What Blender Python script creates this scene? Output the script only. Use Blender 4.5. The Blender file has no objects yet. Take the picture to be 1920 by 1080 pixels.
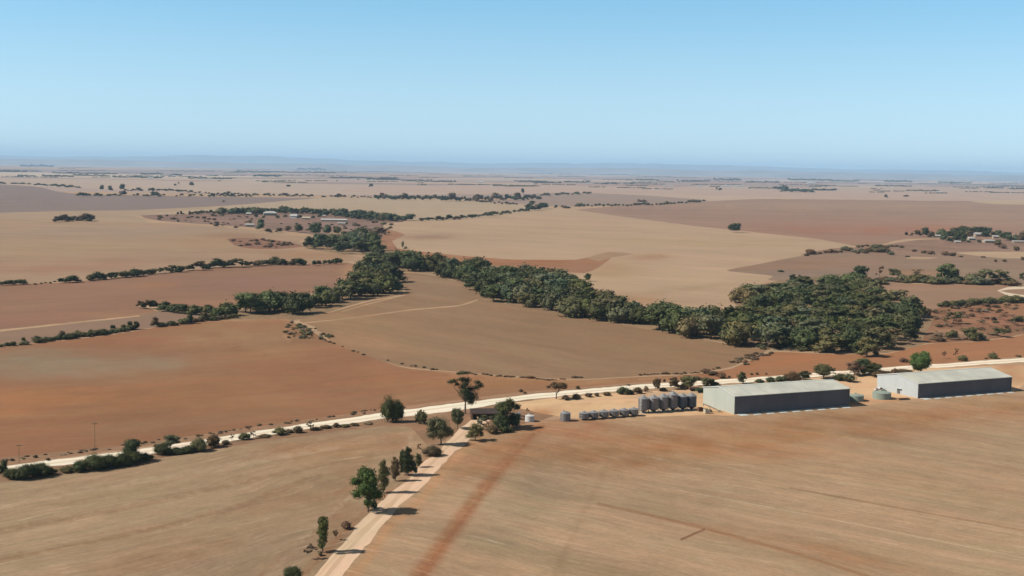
import bpy, math, random
import numpy as np
from mathutils import Vector, Matrix
from mathutils.geometry import delaunay_2d_cdt

# ---------------------------------------------------------------- camera, world, sun, exposure
scene = bpy.context.scene
COL = scene.collection
F, H = 2400.0, 100.0                      # focal length in photo pixels (1920 wide), camera height in metres
ROLL = math.atan(0.0161)
PITCH = math.atan((540 - 316.5) * math.cos(ROLL) / F)
SUN_EL, SUN_DIR = math.radians(42.5), (-1.0, -0.17)      # towards the sun, on the ground

fv = np.array([0, math.cos(PITCH), -math.sin(PITCH)])
r0 = np.array([1.0, 0, 0]); u0 = np.cross(r0, fv)
rv = r0 * math.cos(ROLL) + u0 * math.sin(ROLL)
uv = -r0 * math.sin(ROLL) + u0 * math.cos(ROLL)
cam_data = bpy.data.cameras.new('camera')
cam = bpy.data.objects.new('camera', cam_data); COL.objects.link(cam)
m = Matrix.Identity(4)
for i in range(3):
    m[i][0], m[i][1], m[i][2] = rv[i], uv[i], -fv[i]
m[2][3] = H
cam.matrix_world = m
cam_data.sensor_width = 36; cam_data.lens = 36 * F / 1920
cam_data.clip_start = 1; cam_data.clip_end = 200000
scene.camera = cam

world = bpy.data.worlds.new('World'); scene.world = world; world.use_nodes = True
wn = world.node_tree.nodes; wl = world.node_tree.links
for n in list(wn): wn.remove(n)
sky = wn.new('ShaderNodeTexSky'); sky.sky_type = 'NISHITA'; sky.sun_disc = False
sky.sun_elevation = SUN_EL
sky.sun_rotation = math.atan2(SUN_DIR[0], SUN_DIR[1])
sky.altitude = 0; sky.air_density = 1.0; sky.dust_density = 0.0; sky.ozone_density = 3.0
hsv = wn.new('ShaderNodeHueSaturation'); hsv.inputs['Hue'].default_value = 0.484; hsv.inputs['Saturation'].default_value = 1.35
bg = wn.new('ShaderNodeBackground'); bg.inputs['Strength'].default_value = 0.11
wo = wn.new('ShaderNodeOutputWorld')
wtc = wn.new('ShaderNodeTexCoord'); wmp = wn.new('ShaderNodeMapping')   # low sky sampled a little higher: a clear dry day
wmp.inputs['Location'].default_value = (0, 0, 0.08); wmp.inputs['Scale'].default_value = (1, 1, 0.75)
wnm = wn.new('ShaderNodeVectorMath'); wnm.operation = 'NORMALIZE'
wl.new(wtc.outputs['Generated'], wmp.inputs[0]); wl.new(wmp.outputs[0], wnm.inputs[0]); wl.new(wnm.outputs[0], sky.inputs['Vector'])
wsx = wn.new('ShaderNodeSeparateXYZ'); wl.new(wtc.outputs['Generated'], wsx.inputs[0])      # deep blue low down, more neutral and darker overhead
for out_, lo, hi in (('Saturation', 1.0, 0.36), ('Value', 1.0, 0.38)):
    wr = wn.new('ShaderNodeMapRange'); wr.inputs[1].default_value = 0.13; wr.inputs[2].default_value = 0.55
    wr.inputs[3].default_value = lo; wr.inputs[4].default_value = hi; wl.new(wsx.outputs['Z'], wr.inputs[0]); wl.new(wr.outputs[0], hsv.inputs[out_])
wr1 = wn.new('ShaderNodeMapRange'); wr1.inputs[1].default_value = 0.0; wr1.inputs[2].default_value = 0.13; wr1.inputs[3].default_value = 0.80; wr1.inputs[4].default_value = 1.2
wmul = wn.new('ShaderNodeMath'); wmul.operation = 'MULTIPLY'; wl.new(wsx.outputs['Z'], wr1.inputs[0]); wl.new(wr1.outputs[0], wmul.inputs[0])
wl.new(hsv.inputs['Saturation'].links[0].from_socket, wmul.inputs[1]); wl.new(wmul.outputs[0], hsv.inputs['Saturation'])
wl.new(sky.outputs[0], hsv.inputs['Color']); wl.new(hsv.outputs[0], bg.inputs['Color']); wl.new(bg.outputs[0], wo.inputs['Surface'])

sl = bpy.data.lights.new('sun', 'SUN'); sl.energy = 5.0; sl.angle = math.radians(0.5); sl.color = (1.0, 0.93, 0.83)
sun = bpy.data.objects.new('sun', sl); COL.objects.link(sun)
sd = Vector((SUN_DIR[0], SUN_DIR[1], 0)).normalized() * math.cos(SUN_EL) + Vector((0, 0, math.sin(SUN_EL)))
sun.rotation_euler = sd.to_track_quat('Z', 'Y').to_euler()
sun.location = (0, 0, 600)

scene.view_settings.view_transform = 'Standard'; scene.view_settings.look = 'None'
scene.view_settings.gamma = 1; scene.view_settings.exposure = 0.48
cy = scene.cycles
cy.max_bounces = 4; cy.diffuse_bounces = 2; cy.glossy_bounces = 2; cy.volume_bounces = 1; cy.transmission_bounces = 1
cy.use_denoising = True

# ---------------------------------------------------------------- small helpers
rnd = random.Random(7)
NR = np.random.RandomState(11)

def lin(c):
    c = c / 255.0
    return c / 12.92 if c <= 0.04045 else ((c + 0.055) / 1.055) ** 2.4
KLIGHT = 0.585
def S(r, g, b, k=1.0):
    return tuple(lin(v) * KLIGHT * k for v in (r, g, b))

def hash_noise(x, y, s=0):
    v = np.sin(x * 127.1 + y * 311.7 + s * 74.7) * 43758.5453
    return v - np.floor(v)
def vnoise(x, y, s=0):
    xi, yi = np.floor(x), np.floor(y); fx, fy = x - xi, y - yi
    fx = fx * fx * (3 - 2 * fx); fy = fy * fy * (3 - 2 * fy)
    a = hash_noise(xi, yi, s); b = hash_noise(xi + 1, yi, s); c = hash_noise(xi, yi + 1, s); d = hash_noise(xi + 1, yi + 1, s)
    return a + (b - a) * fx + (c - a) * fy + (a - b - c + d) * fx * fy

def relief(x, y):
    """Gentle swells of the plain: flat near the yard, low swells of a few metres beyond."""
    d = np.maximum(np.hypot(x, y), 1.0)
    ramp = np.clip((d - 650) / 600, 0, 1); ramp = ramp * ramp * (3 - 2 * ramp)
    edge = np.clip(1 - np.abs(x / np.maximum(y, 1.0)) / 0.62, 0, 1); edge = np.clip(edge * 6, 0, 1)
    amp = ramp * edge * np.minimum(2.6, 3400 / d)
    n = (vnoise(x / 420, y / 520, 1) - 0.5) * 2 + (vnoise(x / 170, y / 260, 2) - 0.5) * 0.6
    return amp * n * np.clip((60000 - y) / 20000, 0, 1)

def PX(px, py):
    """Ground point under pixel (px, py) of the 1920 x 1080 photograph."""
    px = np.asarray(px, float); py = np.asarray(py, float)
    d = fv[:, None] * F + rv[:, None] * (px.ravel() - 960) + uv[:, None] * (540 - py.ravel())
    z = np.zeros(d.shape[1])
    for _ in range(7):
        t = (z - H) / d[2]
        z = relief(d[0] * t, d[1] * t)
    t = (z - H) / d[2]
    return np.stack([d[0] * t, d[1] * t, z], 1)
def at(px, py):
    p = PX([px], [py])[0]
    return Vector((float(p[0]), float(p[1]), float(p[2])))
def mpp(p):
    """metres per photo pixel at world point p"""
    return float((np.array(p) - np.array([0, 0, H])).dot(fv)) / F
def hor(x): return 301.04 + 0.0161 * x

def tag(o, label=None, cat=None, group=None, kind=None):
    if label: o['label'] = label
    if cat: o['category'] = cat
    if group: o['group'] = group
    if kind: o['kind'] = kind
    return o
def empty(name, loc, rz=0.0):
    o = bpy.data.objects.new(name, None); COL.objects.link(o)
    o.location = loc; o.rotation_euler = (0, 0, rz); o.empty_display_size = 1
    return o
def link_mesh(name, me, parent=None):
    o = bpy.data.objects.new(name, me); COL.objects.link(o)
    if parent is not None: o.parent = parent
    return o
ONES = 'zeroth first second third fourth fifth sixth seventh eighth ninth tenth eleventh twelfth thirteenth fourteenth fifteenth sixteenth seventeenth eighteenth nineteenth'.split()
TENS = {2: 'twent', 3: 'thirt', 4: 'fort', 5: 'fift', 6: 'sixt', 7: 'sevent', 8: 'eight', 9: 'ninet'}
def ordw(n):
    if n < 20: return ONES[n]
    if n >= 100: return 'hundred-and-' + ordw(n - 100) if n > 100 else 'hundredth'
    t, u = divmod(n, 10)
    return TENS[t] + 'ieth' if u == 0 else TENS[t] + 'y-' + ONES[u]

# ---------------------------------------------------------------- materials
MATS = {}
def principled(name, col=(0.5, 0.5, 0.5), rough=0.7, metal=0.0, spec=0.3):
    mt = bpy.data.materials.new(name); mt.use_nodes = True
    b = mt.node_tree.nodes['Principled BSDF']
    b.inputs['Base Color'].default_value = (*col, 1); b.inputs['Roughness'].default_value = rough
    b.inputs['Metallic'].default_value = metal; b.inputs['Specular IOR Level'].default_value = spec
    return mt, b
def weathered(name, col, rough=0.6, metal=0.0, spec=0.3, var=0.25, scale=0.6, ribs=None, rib_axis='X', rib_strength=0.5, rust=None):
    """painted or galvanised surface with streaky wear, optional corrugation as bump"""
    mt, b = principled(name, col, rough, metal, spec)
    nt = mt.node_tree; N = nt.nodes; L = nt.links
    tc = N.new('ShaderNodeTexCoord')
    mp = N.new('ShaderNodeMapping'); mp.inputs['Scale'].default_value = (scale, scale, scale * 0.35)
    no = N.new('ShaderNodeTexNoise'); no.inputs['Scale'].default_value = 1.0; no.inputs['Detail'].default_value = 6
    L.new(tc.outputs['Object'], mp.inputs[0]); L.new(mp.outputs[0], no.inputs[0])
    mr = N.new('ShaderNodeMapRange'); mr.inputs[1].default_value = 0.3; mr.inputs[2].default_value = 0.7
    mr.inputs[3].default_value = 1 - var; mr.inputs[4].default_value = 1 + var * 0.6
    L.new(no.outputs[0], mr.inputs[0])
    mx = N.new('ShaderNodeMix'); mx.data_type = 'RGBA'; mx.blend_type = 'MULTIPLY'; mx.inputs[0].default_value = 1
    mx.inputs[6].default_value = (*col, 1); L.new(mr.outputs[0], mx.inputs[7])
    out = mx.outputs[2]
    if rust:
        n2 = N.new('ShaderNodeTexNoise'); n2.inputs['Scale'].default_value = scale * 1.7; n2.inputs['Detail'].default_value = 8
        L.new(tc.outputs['Object'], n2.inputs[0])
        m2 = N.new('ShaderNodeMapRange'); m2.inputs[1].default_value = 0.55; m2.inputs[2].default_value = 0.72
        L.new(n2.outputs[0], m2.inputs[0])
        r = N.new('ShaderNodeMix'); r.data_type = 'RGBA'; L.new(m2.outputs[0], r.inputs[0]); L.new(out, r.inputs[6])
        r.inputs[7].default_value = (*rust, 1); out = r.outputs[2]
    L.new(out, b.inputs['Base Color'])
    if ribs:
        w = N.new('ShaderNodeTexWave'); w.bands_direction = rib_axis; w.inputs['Scale'].default_value = ribs
        L.new(tc.outputs['Object'], w.inputs[0])
        bu = N.new('ShaderNodeBump'); bu.inputs['Strength'].default_value = rib_strength; bu.inputs['Distance'].default_value = 0.05
        L.new(w.outputs[1], bu.inputs['Height']); L.new(bu.outputs[0], b.inputs['Normal'])
    return mt

def soil(name, ang, stripe=0.10, mott=0.10, fine=0.08, wl1=5.0, red=0.25):
    """bare paddock soil and stubble: vertex colour times seeding runs along ang, mottles and fine clods"""
    mt, b = principled(name, rough=0.95, spec=0.08)
    nt = mt.node_tree; N = nt.nodes; L = nt.links
    tc = N.new('ShaderNodeTexCoord')
    at_ = N.new('ShaderNodeAttribute'); at_.attribute_name = 'Col'
    wn_ = N.new('ShaderNodeTexNoise'); wn_.inputs['Scale'].default_value = 0.012; wn_.inputs['Detail'].default_value = 2; L.new(tc.outputs['Object'], wn_.inputs[0])
    wv = N.new('ShaderNodeVectorMath'); wv.operation = 'MULTIPLY_ADD'; wv.inputs[1].default_value = (26, 26, 0)
    L.new(wn_.outputs['Color'], wv.inputs[0]); L.new(tc.outputs['Object'], wv.inputs[2])
    def noise(scale, detail, rough=0.6, warp=0.0):
        mp = N.new('ShaderNodeMapping'); mp.vector_type = 'TEXTURE'
        mp.inputs['Rotation'].default_value = (0, 0, ang); mp.inputs['Scale'].default_value = scale
        L.new(wv.outputs[0], mp.inputs[0])
        no = N.new('ShaderNodeTexNoise'); no.inputs['Scale'].default_value = 1; no.inputs['Detail'].default_value = detail
        no.inputs['Roughness'].default_value = rough; no.inputs['Distortion'].default_value = warp
        L.new(mp.outputs[0], no.inputs[0]); return no.outputs[0]
    def rng(o, lo, hi, a=0.3, c=0.7):
        r = N.new('ShaderNodeMapRange'); r.inputs[1].default_value = a; r.inputs[2].default_value = c
        r.inputs[3].default_value = lo; r.inputs[4].default_value = hi; L.new(o, r.inputs[0]); return r.outputs[0]
    def mul(a, c):
        n = N.new('ShaderNodeMath'); n.operation = 'MULTIPLY'; L.new(a, n.inputs[0]); L.new(c, n.inputs[1]); return n.outputs[0]
    f = rng(noise((120, wl1, 100), 8, 0.72), 1 - stripe, 1 + stripe)
    f = mul(f, rng(noise((420, wl1 * 4.5, 100), 4), 1 - stripe * 1.2, 1 + stripe * 1.2))
    f = mul(f, rng(noise((36, 1.4, 100), 9, 0.78), 1 - stripe * 1.0, 1 + stripe * 1.0))
    f = mul(f, rng(noise((110, 70, 100), 6, warp=0.6), 1 - mott, 1 + mott))
    f = mul(f, rng(noise((9, 6, 100), 5, 0.7), 1 - fine, 1 + fine))
    f = mul(f, rng(noise((1.6, 1.2, 100), 4, 0.75), 1 - fine, 1 + fine))
    # pale stubble flecks
    fl = rng(noise((16, 1.5, 100), 4, 0.8), 0.0, 0.6, 0.56, 0.70)
    redm = rng(noise((150, 45, 100), 6, 0.65, 1.0), 0.0, red, 0.48, 0.68)
    mxr = N.new('ShaderNodeMix'); mxr.data_type = 'RGBA'; L.new(redm, mxr.inputs[0]); L.new(at_.outputs['Color'], mxr.inputs[6])
    tin = N.new('ShaderNodeMix'); tin.data_type = 'RGBA'; tin.blend_type = 'MULTIPLY'; tin.inputs[0].default_value = 1
    L.new(at_.outputs['Color'], tin.inputs[6]); tin.inputs[7].default_value = (1.0, 0.85, 0.72, 1)
    L.new(tin.outputs[2], mxr.inputs[7])
    mx2 = N.new('ShaderNodeMix'); mx2.data_type = 'RGBA'; mx2.blend_type = 'MULTIPLY'; mx2.inputs[0].default_value = 1
    L.new(mxr.outputs[2], mx2.inputs[6]); L.new(f, mx2.inputs[7])
    mx3 = N.new('ShaderNodeMix'); mx3.data_type = 'RGBA'; mx3.blend_type = 'MIX'
    flm = N.new('ShaderNodeMath'); flm.operation = 'MULTIPLY'; flm.inputs[1].default_value = min(1.0, fine * 7); L.new(fl, flm.inputs[0])
    L.new(flm.outputs[0], mx3.inputs[0]); L.new(mx2.outputs[2], mx3.inputs[6]); mx3.inputs[7].default_value = (*S(216, 194, 166), 1)
    hue = N.new('ShaderNodeMix'); hue.data_type = 'RGBA'; L.new(rng(noise((48, 14, 100), 4, 0.65, 0.8), 0, 1, 0.38, 0.62), hue.inputs[0])
    hue.inputs[6].default_value = (1.045, 0.99, 0.975, 1); hue.inputs[7].default_value = (0.975, 1.0, 0.965, 1)
    mx4 = N.new('ShaderNodeMix'); mx4.data_type = 'RGBA'; mx4.blend_type = 'MULTIPLY'; mx4.inputs[0].default_value = 1
    L.new(mx3.outputs[2], mx4.inputs[6]); L.new(hue.outputs[2], mx4.inputs[7])
    L.new(mx4.outputs[2], b.inputs['Base Color'])
    bu = N.new('ShaderNodeBump'); bu.inputs['Strength'].default_value = 0.35; bu.inputs['Distance'].default_value = 0.25
    L.new(noise((2.5, 1.0, 2), 4, 0.7), bu.inputs['Height']); L.new(bu.outputs[0], b.inputs['Normal'])
    return mt

def foliage_mat(name, by_object=True):
    mt, b = principled(name, rough=0.75, spec=0.12)
    nt = mt.node_tree; N = nt.nodes; L = nt.links
    a = N.new('ShaderNodeAttribute'); a.attribute_name = 'Col'
    out = a.outputs['Color']
    if by_object:
        oi = N.new('ShaderNodeObjectInfo')
        mx = N.new('ShaderNodeMix'); mx.data_type = 'RGBA'; mx.blend_type = 'MULTIPLY'; mx.inputs[0].default_value = 1
        L.new(oi.outputs['Color'], mx.inputs[6]); L.new(out, mx.inputs[7]); out = mx.outputs[2]
    L.new(out, b.inputs['Base Color'])
    return mt
M_LEAF = foliage_mat('leaves'); M_LEAF_MASS = foliage_mat('leaves of the mass', False)
M_BARK = weathered('bark', (0.16, 0.115, 0.085), 0.9, var=0.4, scale=2.0)
M_ROOFGREEN = weathered('pale green roof sheet', S(222, 220, 204), 0.5, var=0.16, scale=0.16, ribs=3.0, rib_axis='X', rib_strength=0.3)
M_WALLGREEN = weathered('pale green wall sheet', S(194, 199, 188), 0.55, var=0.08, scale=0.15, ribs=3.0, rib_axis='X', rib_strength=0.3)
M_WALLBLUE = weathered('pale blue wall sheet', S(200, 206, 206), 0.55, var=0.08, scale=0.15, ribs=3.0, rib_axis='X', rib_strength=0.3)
M_WALLDARK = weathered('shade-darkened wall sheet', S(108, 105, 110), 0.55, var=0.14, scale=0.25, ribs=3.0, rib_axis='X', rib_strength=0.3)  # front wall's shade put into the sheet colour; back wall, downpipes, door share it
M_TRIM = weathered('white steel trim', S(225, 228, 222), 0.5, var=0.06)
M_CONC = weathered('concrete', S(215, 196, 172), 0.9, var=0.15, scale=0.8)
M_GALV = weathered('galvanised steel', S(150, 145, 144), 0.42, 0.55, 0.5, var=0.15, scale=0.7, ribs=2.2, rib_axis='Z', rib_strength=0.5)
M_GALVBIN = weathered('dull galvanised steel', S(142, 138, 135), 0.45, 0.5, 0.5, var=0.2, scale=0.7)
M_GALVROOF = weathered('galvanised roof', S(196, 194, 192), 0.38, 0.5, 0.5, var=0.12, scale=0.7)
M_GALVDARK = weathered('dull blue steel', S(96, 104, 116), 0.5, 0.4, 0.5, var=0.15, scale=0.7, ribs=2.2, rib_axis='Z', rib_strength=0.5)
M_STEEL = weathered('steel frame', S(120, 116, 112), 0.6, 0.5, var=0.2)
M_TANK = weathered('pale green tank', S(160, 172, 158), 0.6, var=0.10, scale=0.4, ribs=2.0, rib_axis='Z', rib_strength=0.4)
M_WHITE = weathered('white paint', S(225, 224, 220), 0.45, var=0.06)
M_CREAM = weathered('cream paint', S(214, 202, 176), 0.6, var=0.12)
M_RUST = weathered('rusty iron', S(112, 74, 58), 0.85, var=0.35, scale=0.8, rust=S(78, 48, 36))
M_DARKROOF = weathered('weathered dark iron', S(70, 58, 52), 0.8, var=0.25, scale=0.5, rust=S(96, 60, 44))
M_TYRE = weathered('rubber', (0.03, 0.03, 0.03), 0.9, var=0.2)
M_GLASS, _b = principled('window glass', (0.03, 0.04, 0.05), 0.08, 0, 0.6)
M_RED = weathered('faded red paint', S(140, 60, 45), 0.6, var=0.25)
M_GREENP = weathered('green machine paint', S(58, 84, 52), 0.6, var=0.2)
M_WOOD = weathered('grey timber', S(150, 128, 106), 0.9, var=0.25, scale=1.2)
M_HWALL = weathered('house wall', S(188, 172, 150), 0.8, var=0.12, scale=0.2)
M_HROOF = weathered('white house roof', S(204, 203, 198), 0.45, var=0.08, scale=0.1)
M_GREYROOF = weathered('grey house roof', S(190, 182, 176), 0.5, var=0.1, scale=0.1)

# ---------------------------------------------------------------- mesh builder
class MB:
    def __init__(s): s.v = []; s.f = []
    def add(s, vs, fs):
        n = len(s.v); s.v += [tuple(v) for v in vs]; s.f += [tuple(i + n for i in f) for f in fs]; return s
    def box(s, x0, x1, y0, y1, z0, z1):
        return s.add([(x0, y0, z0), (x1, y0, z0), (x1, y1, z0), (x0, y1, z0), (x0, y0, z1), (x1, y0, z1), (x1, y1, z1), (x0, y1, z1)],
                     [(0, 3, 2, 1), (4, 5, 6, 7), (0, 1, 5, 4), (1, 2, 6, 5), (2, 3, 7, 6), (3, 0, 4, 7)])
    def tube(s, a, b, ra, rb=None, n=8, cap=True):
        rb = ra if rb is None else rb
        a, b = Vector(a), Vector(b); d = (b - a).normalized()
        up = Vector((0, 0, 1)) if abs(d.z) < 0.95 else Vector((1, 0, 0))
        x = d.cross(up).normalized(); y = d.cross(x)
        vs = []
        for c, r in ((a, ra), (b, rb)):
            for i in range(n):
                t = 2 * math.pi * i / n; vs.append(c + (x * math.cos(t) + y * math.sin(t)) * r)
        fs = [(i, i + n, (i + 1) % n + n, (i + 1) % n) for i in range(n)]
        if cap: fs += [tuple(range(n)), tuple(range(2 * n - 1, n - 1, -1))]
        return s.add(vs, fs)
    def lathe(s, prof, n=28, cx=0, cy=0):
        vs = []; k = len(prof)
        for (r, z) in prof:
            for i in range(n):
                t = 2 * math.pi * i / n; vs.append((cx + r * math.cos(t), cy + r * math.sin(t), z))
        fs = [(j * n + i, j * n + (i + 1) % n, (j + 1) * n + (i + 1) % n, (j + 1) * n + i) for j in range(k - 1) for i in range(n)]
        return s.add(vs, fs)
    def prism(s, poly, y0, y1):
        """poly in (x, z), extruded along y"""
        n = len(poly)
        vs = [(x, y0, z) for x, z in poly] + [(x, y1, z) for x, z in poly]
        fs = [(i, (i + 1) % n, (i + 1) % n + n, i + n) for i in range(n)] + [tuple(range(n - 1, -1, -1)), tuple(range(n, 2 * n))]
        return s.add(vs, fs)
    def build(s, name, mat, parent=None, smooth=False):
        me = bpy.data.meshes.new(name); me.from_pydata(s.v, [], s.f); me.materials.append(mat)
        me.validate(); me.update()
        if smooth: me.polygons.foreach_set('use_smooth', [True] * len(me.polygons))
        return link_mesh(name, me, parent)

# ---------------------------------------------------------------- the ground: a planar partition into paddocks, road, tracks
def smooth_poly(pts, closed=True, step=14.0):
    out = []; n = len(pts); pts = [np.array(p, float) for p in pts]
    for i in range(n if closed else n - 1):
        if closed: p0, p1, p2, p3 = pts[(i - 1) % n], pts[i], pts[(i + 1) % n], pts[(i + 2) % n]
        else: p0, p1, p2, p3 = pts[max(i - 1, 0)], pts[i], pts[i + 1], pts[min(i + 2, n - 1)]
        k = max(1, int(np.hypot(*(p2 - p1)) / step))
        for j in range(k):
            t = j / k
            # centripetal-like softened Catmull-Rom
            q = 0.5 * ((2 * p1) + (p2 - p0) * t + (2 * p0 - 5 * p1 + 4 * p2 - p3) * t * t + (3 * p1 - p0 - 3 * p2 + p3) * t ** 3)
            l = p1 + (p2 - p1) * t
            out.append(tuple(q * 0.6 + l * 0.4))
    if not closed: out.append(tuple(pts[-1]))
    return out
def jitter(pts, a=0.5):
    return [(x + (rnd.random() - .5) * a, y + (rnd.random() - .5) * a) for x, y in pts]
def ribbon(line, w):
    """closed polygon round a pixel polyline, w = pixel height at each point (number or list)"""
    line = smooth_poly(line, False, 12.0); n = len(line)
    ws = [w] * n if not isinstance(w, (list, tuple)) else [w[0] + (w[1] - w[0]) * i / (n - 1) for i in range(n)]
    top, bot = [], []
    for i, (x, y) in enumerate(line):
        a, b = line[max(i - 1, 0)], line[min(i + 1, n - 1)]
        dx, dy = b[0] - a[0], b[1] - a[1]; L_ = math.hypot(dx, dy) or 1
        nx, ny = -dy / L_, dx / L_
        top.append((x - nx * ws[i] / 2, y - ny * ws[i] / 2)); bot.append((x + nx * ws[i] / 2, y + ny * ws[i] / 2))
    return top + bot[::-1]

OBJS = {}     # ground objects: key -> (name, label, category, direction pixel pair, soil options)
def gobj(key, name, label, cat, d=((0, 900), (400, 850)), **kw): OBJS[key] = (name, label, cat, d, kw)
gobj('plain', 'ground', 'flat brown plain of small paddocks running to the horizon', 'ground', ((0, 400), (900, 400)), stripe=0.05, mott=0.10, fine=0.03, wl1=30, red=0.3)
gobj('fr', 'field', 'wide striped stubble field in front of the two long sheds', 'field', ((1270, 920), (1920, 1040)), stripe=0.095, mott=0.11, fine=0.12, wl1=3.2, red=0.22)
gobj('fl', 'field', 'striped stubble field between the gravel road and the driveway', 'field', ((0, 985), (400, 900)), stripe=0.10, mott=0.11, fine=0.12, wl1=4.5, red=0.2)
gobj('red', 'field', 'orange-red bare field along the far side of the road', 'field', ((0, 760), (700, 700)), stripe=0.05, mott=0.12, fine=0.05, wl1=12, red=0.35)
gobj('centre', 'field', 'tan stubble field enclosed by the creek woods', 'field', ((700, 590), (1300, 690)), stripe=0.08, mott=0.06, fine=0.05, wl1=8, red=0.12)
gobj('midleft', 'field', 'pinkish fallow field between two lines of mallee', 'field', ((0, 560), (500, 540)), stripe=0.05, mott=0.08, fine=0.03, wl1=15, red=0.3)
gobj('strip', 'field', 'narrow pinkish strip between pale track and shrub fence line', 'field', ((0, 630), (380, 592)), stripe=0.04, mott=0.08, fine=0.03, wl1=12, red=0.3)
gobj('upleft', 'field', 'tan field above the long mallee hedge', 'field', ((0, 450), (500, 460)), stripe=0.05, mott=0.09, fine=0.02, wl1=25, red=0.25)
gobj('grey', 'field', 'grey fallow field behind the creek farm', 'field', ((0, 380), (500, 375)), stripe=0.03, mott=0.06, fine=0.02, wl1=30, red=0.1)
gobj('cream', 'field', 'cream stubble field behind the white-roofed homestead', 'field', ((500, 385), (1000, 385)), stripe=0.03, mott=0.05, fine=0.02, wl1=30, red=0.1)
gobj('big', 'field', 'large cream stubble field beyond the creek', 'field', ((1000, 450), (1400, 470)), stripe=0.06, mott=0.06, fine=0.02, wl1=22, red=0.08)
gobj('greybrown', 'field', 'small grey-brown field between two far hedges', 'field', ((1000, 375), (1300, 375)), stripe=0.03, mott=0.05, fine=0.02, wl1=30, red=0.1)
gobj('redtop', 'field', 'broad reddish field behind the lone round tree', 'field', ((1200, 400), (1900, 410)), stripe=0.06, mott=0.08, fine=0.02, wl1=30, red=0.3)
gobj('gbright', 'field', 'grey-brown wedge field above the big creek wood', 'field', ((1400, 500), (1900, 490)), stripe=0.05, mott=0.10, fine=0.03, wl1=15, red=0.3)
gobj('pinkright', 'field', 'pinkish field beside the looping white road', 'field', ((1700, 540), (1900, 545)), stripe=0.05, mott=0.08, fine=0.03, wl1=10, red=0.3)
gobj('scrubland', 'ground', 'rough eroded creek flat with red scrub and rubble', 'ground', ((1700, 600), (1900, 610)), stripe=0.10, mott=0.22, fine=0.2, wl1=8, red=0.5)
gobj('orange', 'field', 'bare orange soil between the big wood and the road', 'field', ((1500, 680), (1900, 640)), stripe=0.05, mott=0.08, fine=0.04, wl1=8, red=0.3)
gobj('bank', 'ground', 'eroded red creek bank below the cream field', 'bank', ((800, 480), (1100, 490)), stripe=0.05, mott=0.15, fine=0.08, wl1=8, red=0.5)
gobj('woodfloor', 'ground', 'brown leaf-littered ground under the creek woods', 'ground', ((900, 540), (1300, 620)), stripe=0.05, mott=0.25, fine=0.2, wl1=5, red=0.3)
gobj('verge', 'verge', 'dusty brown road verge with sparse dry scrub', 'verge', ((0, 900), (400, 850)), stripe=0.10, mott=0.12, fine=0.12, wl1=3, red=0.25)
gobj('yard', 'farm_yard', 'pale gravel yard around the silos and sheds', 'yard', ((1000, 760), (1300, 745)), stripe=0.05, mott=0.06, fine=0.05, wl1=4, red=0.1)
gobj('road', 'road', 'white gravel road crossing the plain', 'road', ((0, 880), (400, 830)), stripe=0.05, mott=0.03, fine=0.03, wl1=1.2, red=0.0)
gobj('drive', 'driveway', 'pale gravel driveway lined with shadows of small trees', 'driveway', ((590, 1080), (895, 800)), stripe=0.06, mott=0.04, fine=0.04, wl1=1.2, red=0.05)
gobj('loop', 'road', 'looping white farm road beyond the big wood', 'road', ((1870, 545), (1920, 545)), stripe=0.03, mott=0.03, fine=0.03, wl1=2, red=0.0)

def ragged(pts, step, a):
    out = []
    for i in range(len(pts)):
        p, q = pts[i], pts[(i + 1) % len(pts)]; k = max(1, int(math.hypot(q[0] - p[0], q[1] - p[1]) / step))
        for j in range(k):
            t = j / k; x, y = p[0] + (q[0] - p[0]) * t, p[1] + (q[1] - p[1]) * t
            n = float(vnoise(np.array(x / 23.), np.array(y / 23.), 4)) - .5 + (rnd.random() - .5) * .5
            out.append((x + n * a[0], y + n * a[1]))
    return out
PL = []       # (key, colour, polygon)
def poly(key, c, pts, sm=True, jit=0.4):
    if key == 'drive': pts = ragged(pts, 9, (7, 2.5)); jit = 0
    if key == 'road': pts = ragged(pts, 9, (1, 1.7)); jit = 0
    pts = smooth_poly(pts) if sm else smooth_poly(pts, step=14.0) if False else pts
    PL.append((key, S(*c), jitter(pts, jit)))
# --- generic far paddocks (world-aligned rectangles seen edge on)
def world_to_px(x, y, z=0.0):
    v = np.array([x, y, z - H]); k = F / v.dot(fv); return 960 + v.dot(rv) * k, 540 - v.dot(uv) * k
FARC = [(178, 156, 144), (166, 144, 132), (190, 168, 148), (156, 134, 124), (186, 160, 138), (170, 140, 124), (198, 178, 158), (160, 140, 136)]
yy = 4300.0
while yy < 60000:
    dy_ = yy * (0.13 + 0.12 * rnd.random()); xx = -yy * 0.55
    while xx < yy * 0.55:
        dx_ = yy * (0.06 + 0.16 * rnd.random())
        if rnd.random() < 0.8:
            sk = 0.35
            cs = [(xx, yy), (xx + dx_, yy), (xx + dx_ + sk * dy_, yy + dy_), (xx + sk * dy_, yy + dy_)]
            pp = []
            for i in range(4):
                a, b = cs[i], cs[(i + 1) % 4]
                for j in range(4):
                    t = j / 4; pp.append(world_to_px(a[0] + (b[0] - a[0]) * t, a[1] + (b[1] - a[1]) * t))
            PL.append(('plain', S(*rnd.choice(FARC)), pp))
        xx += dx_
    yy += dy_
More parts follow.
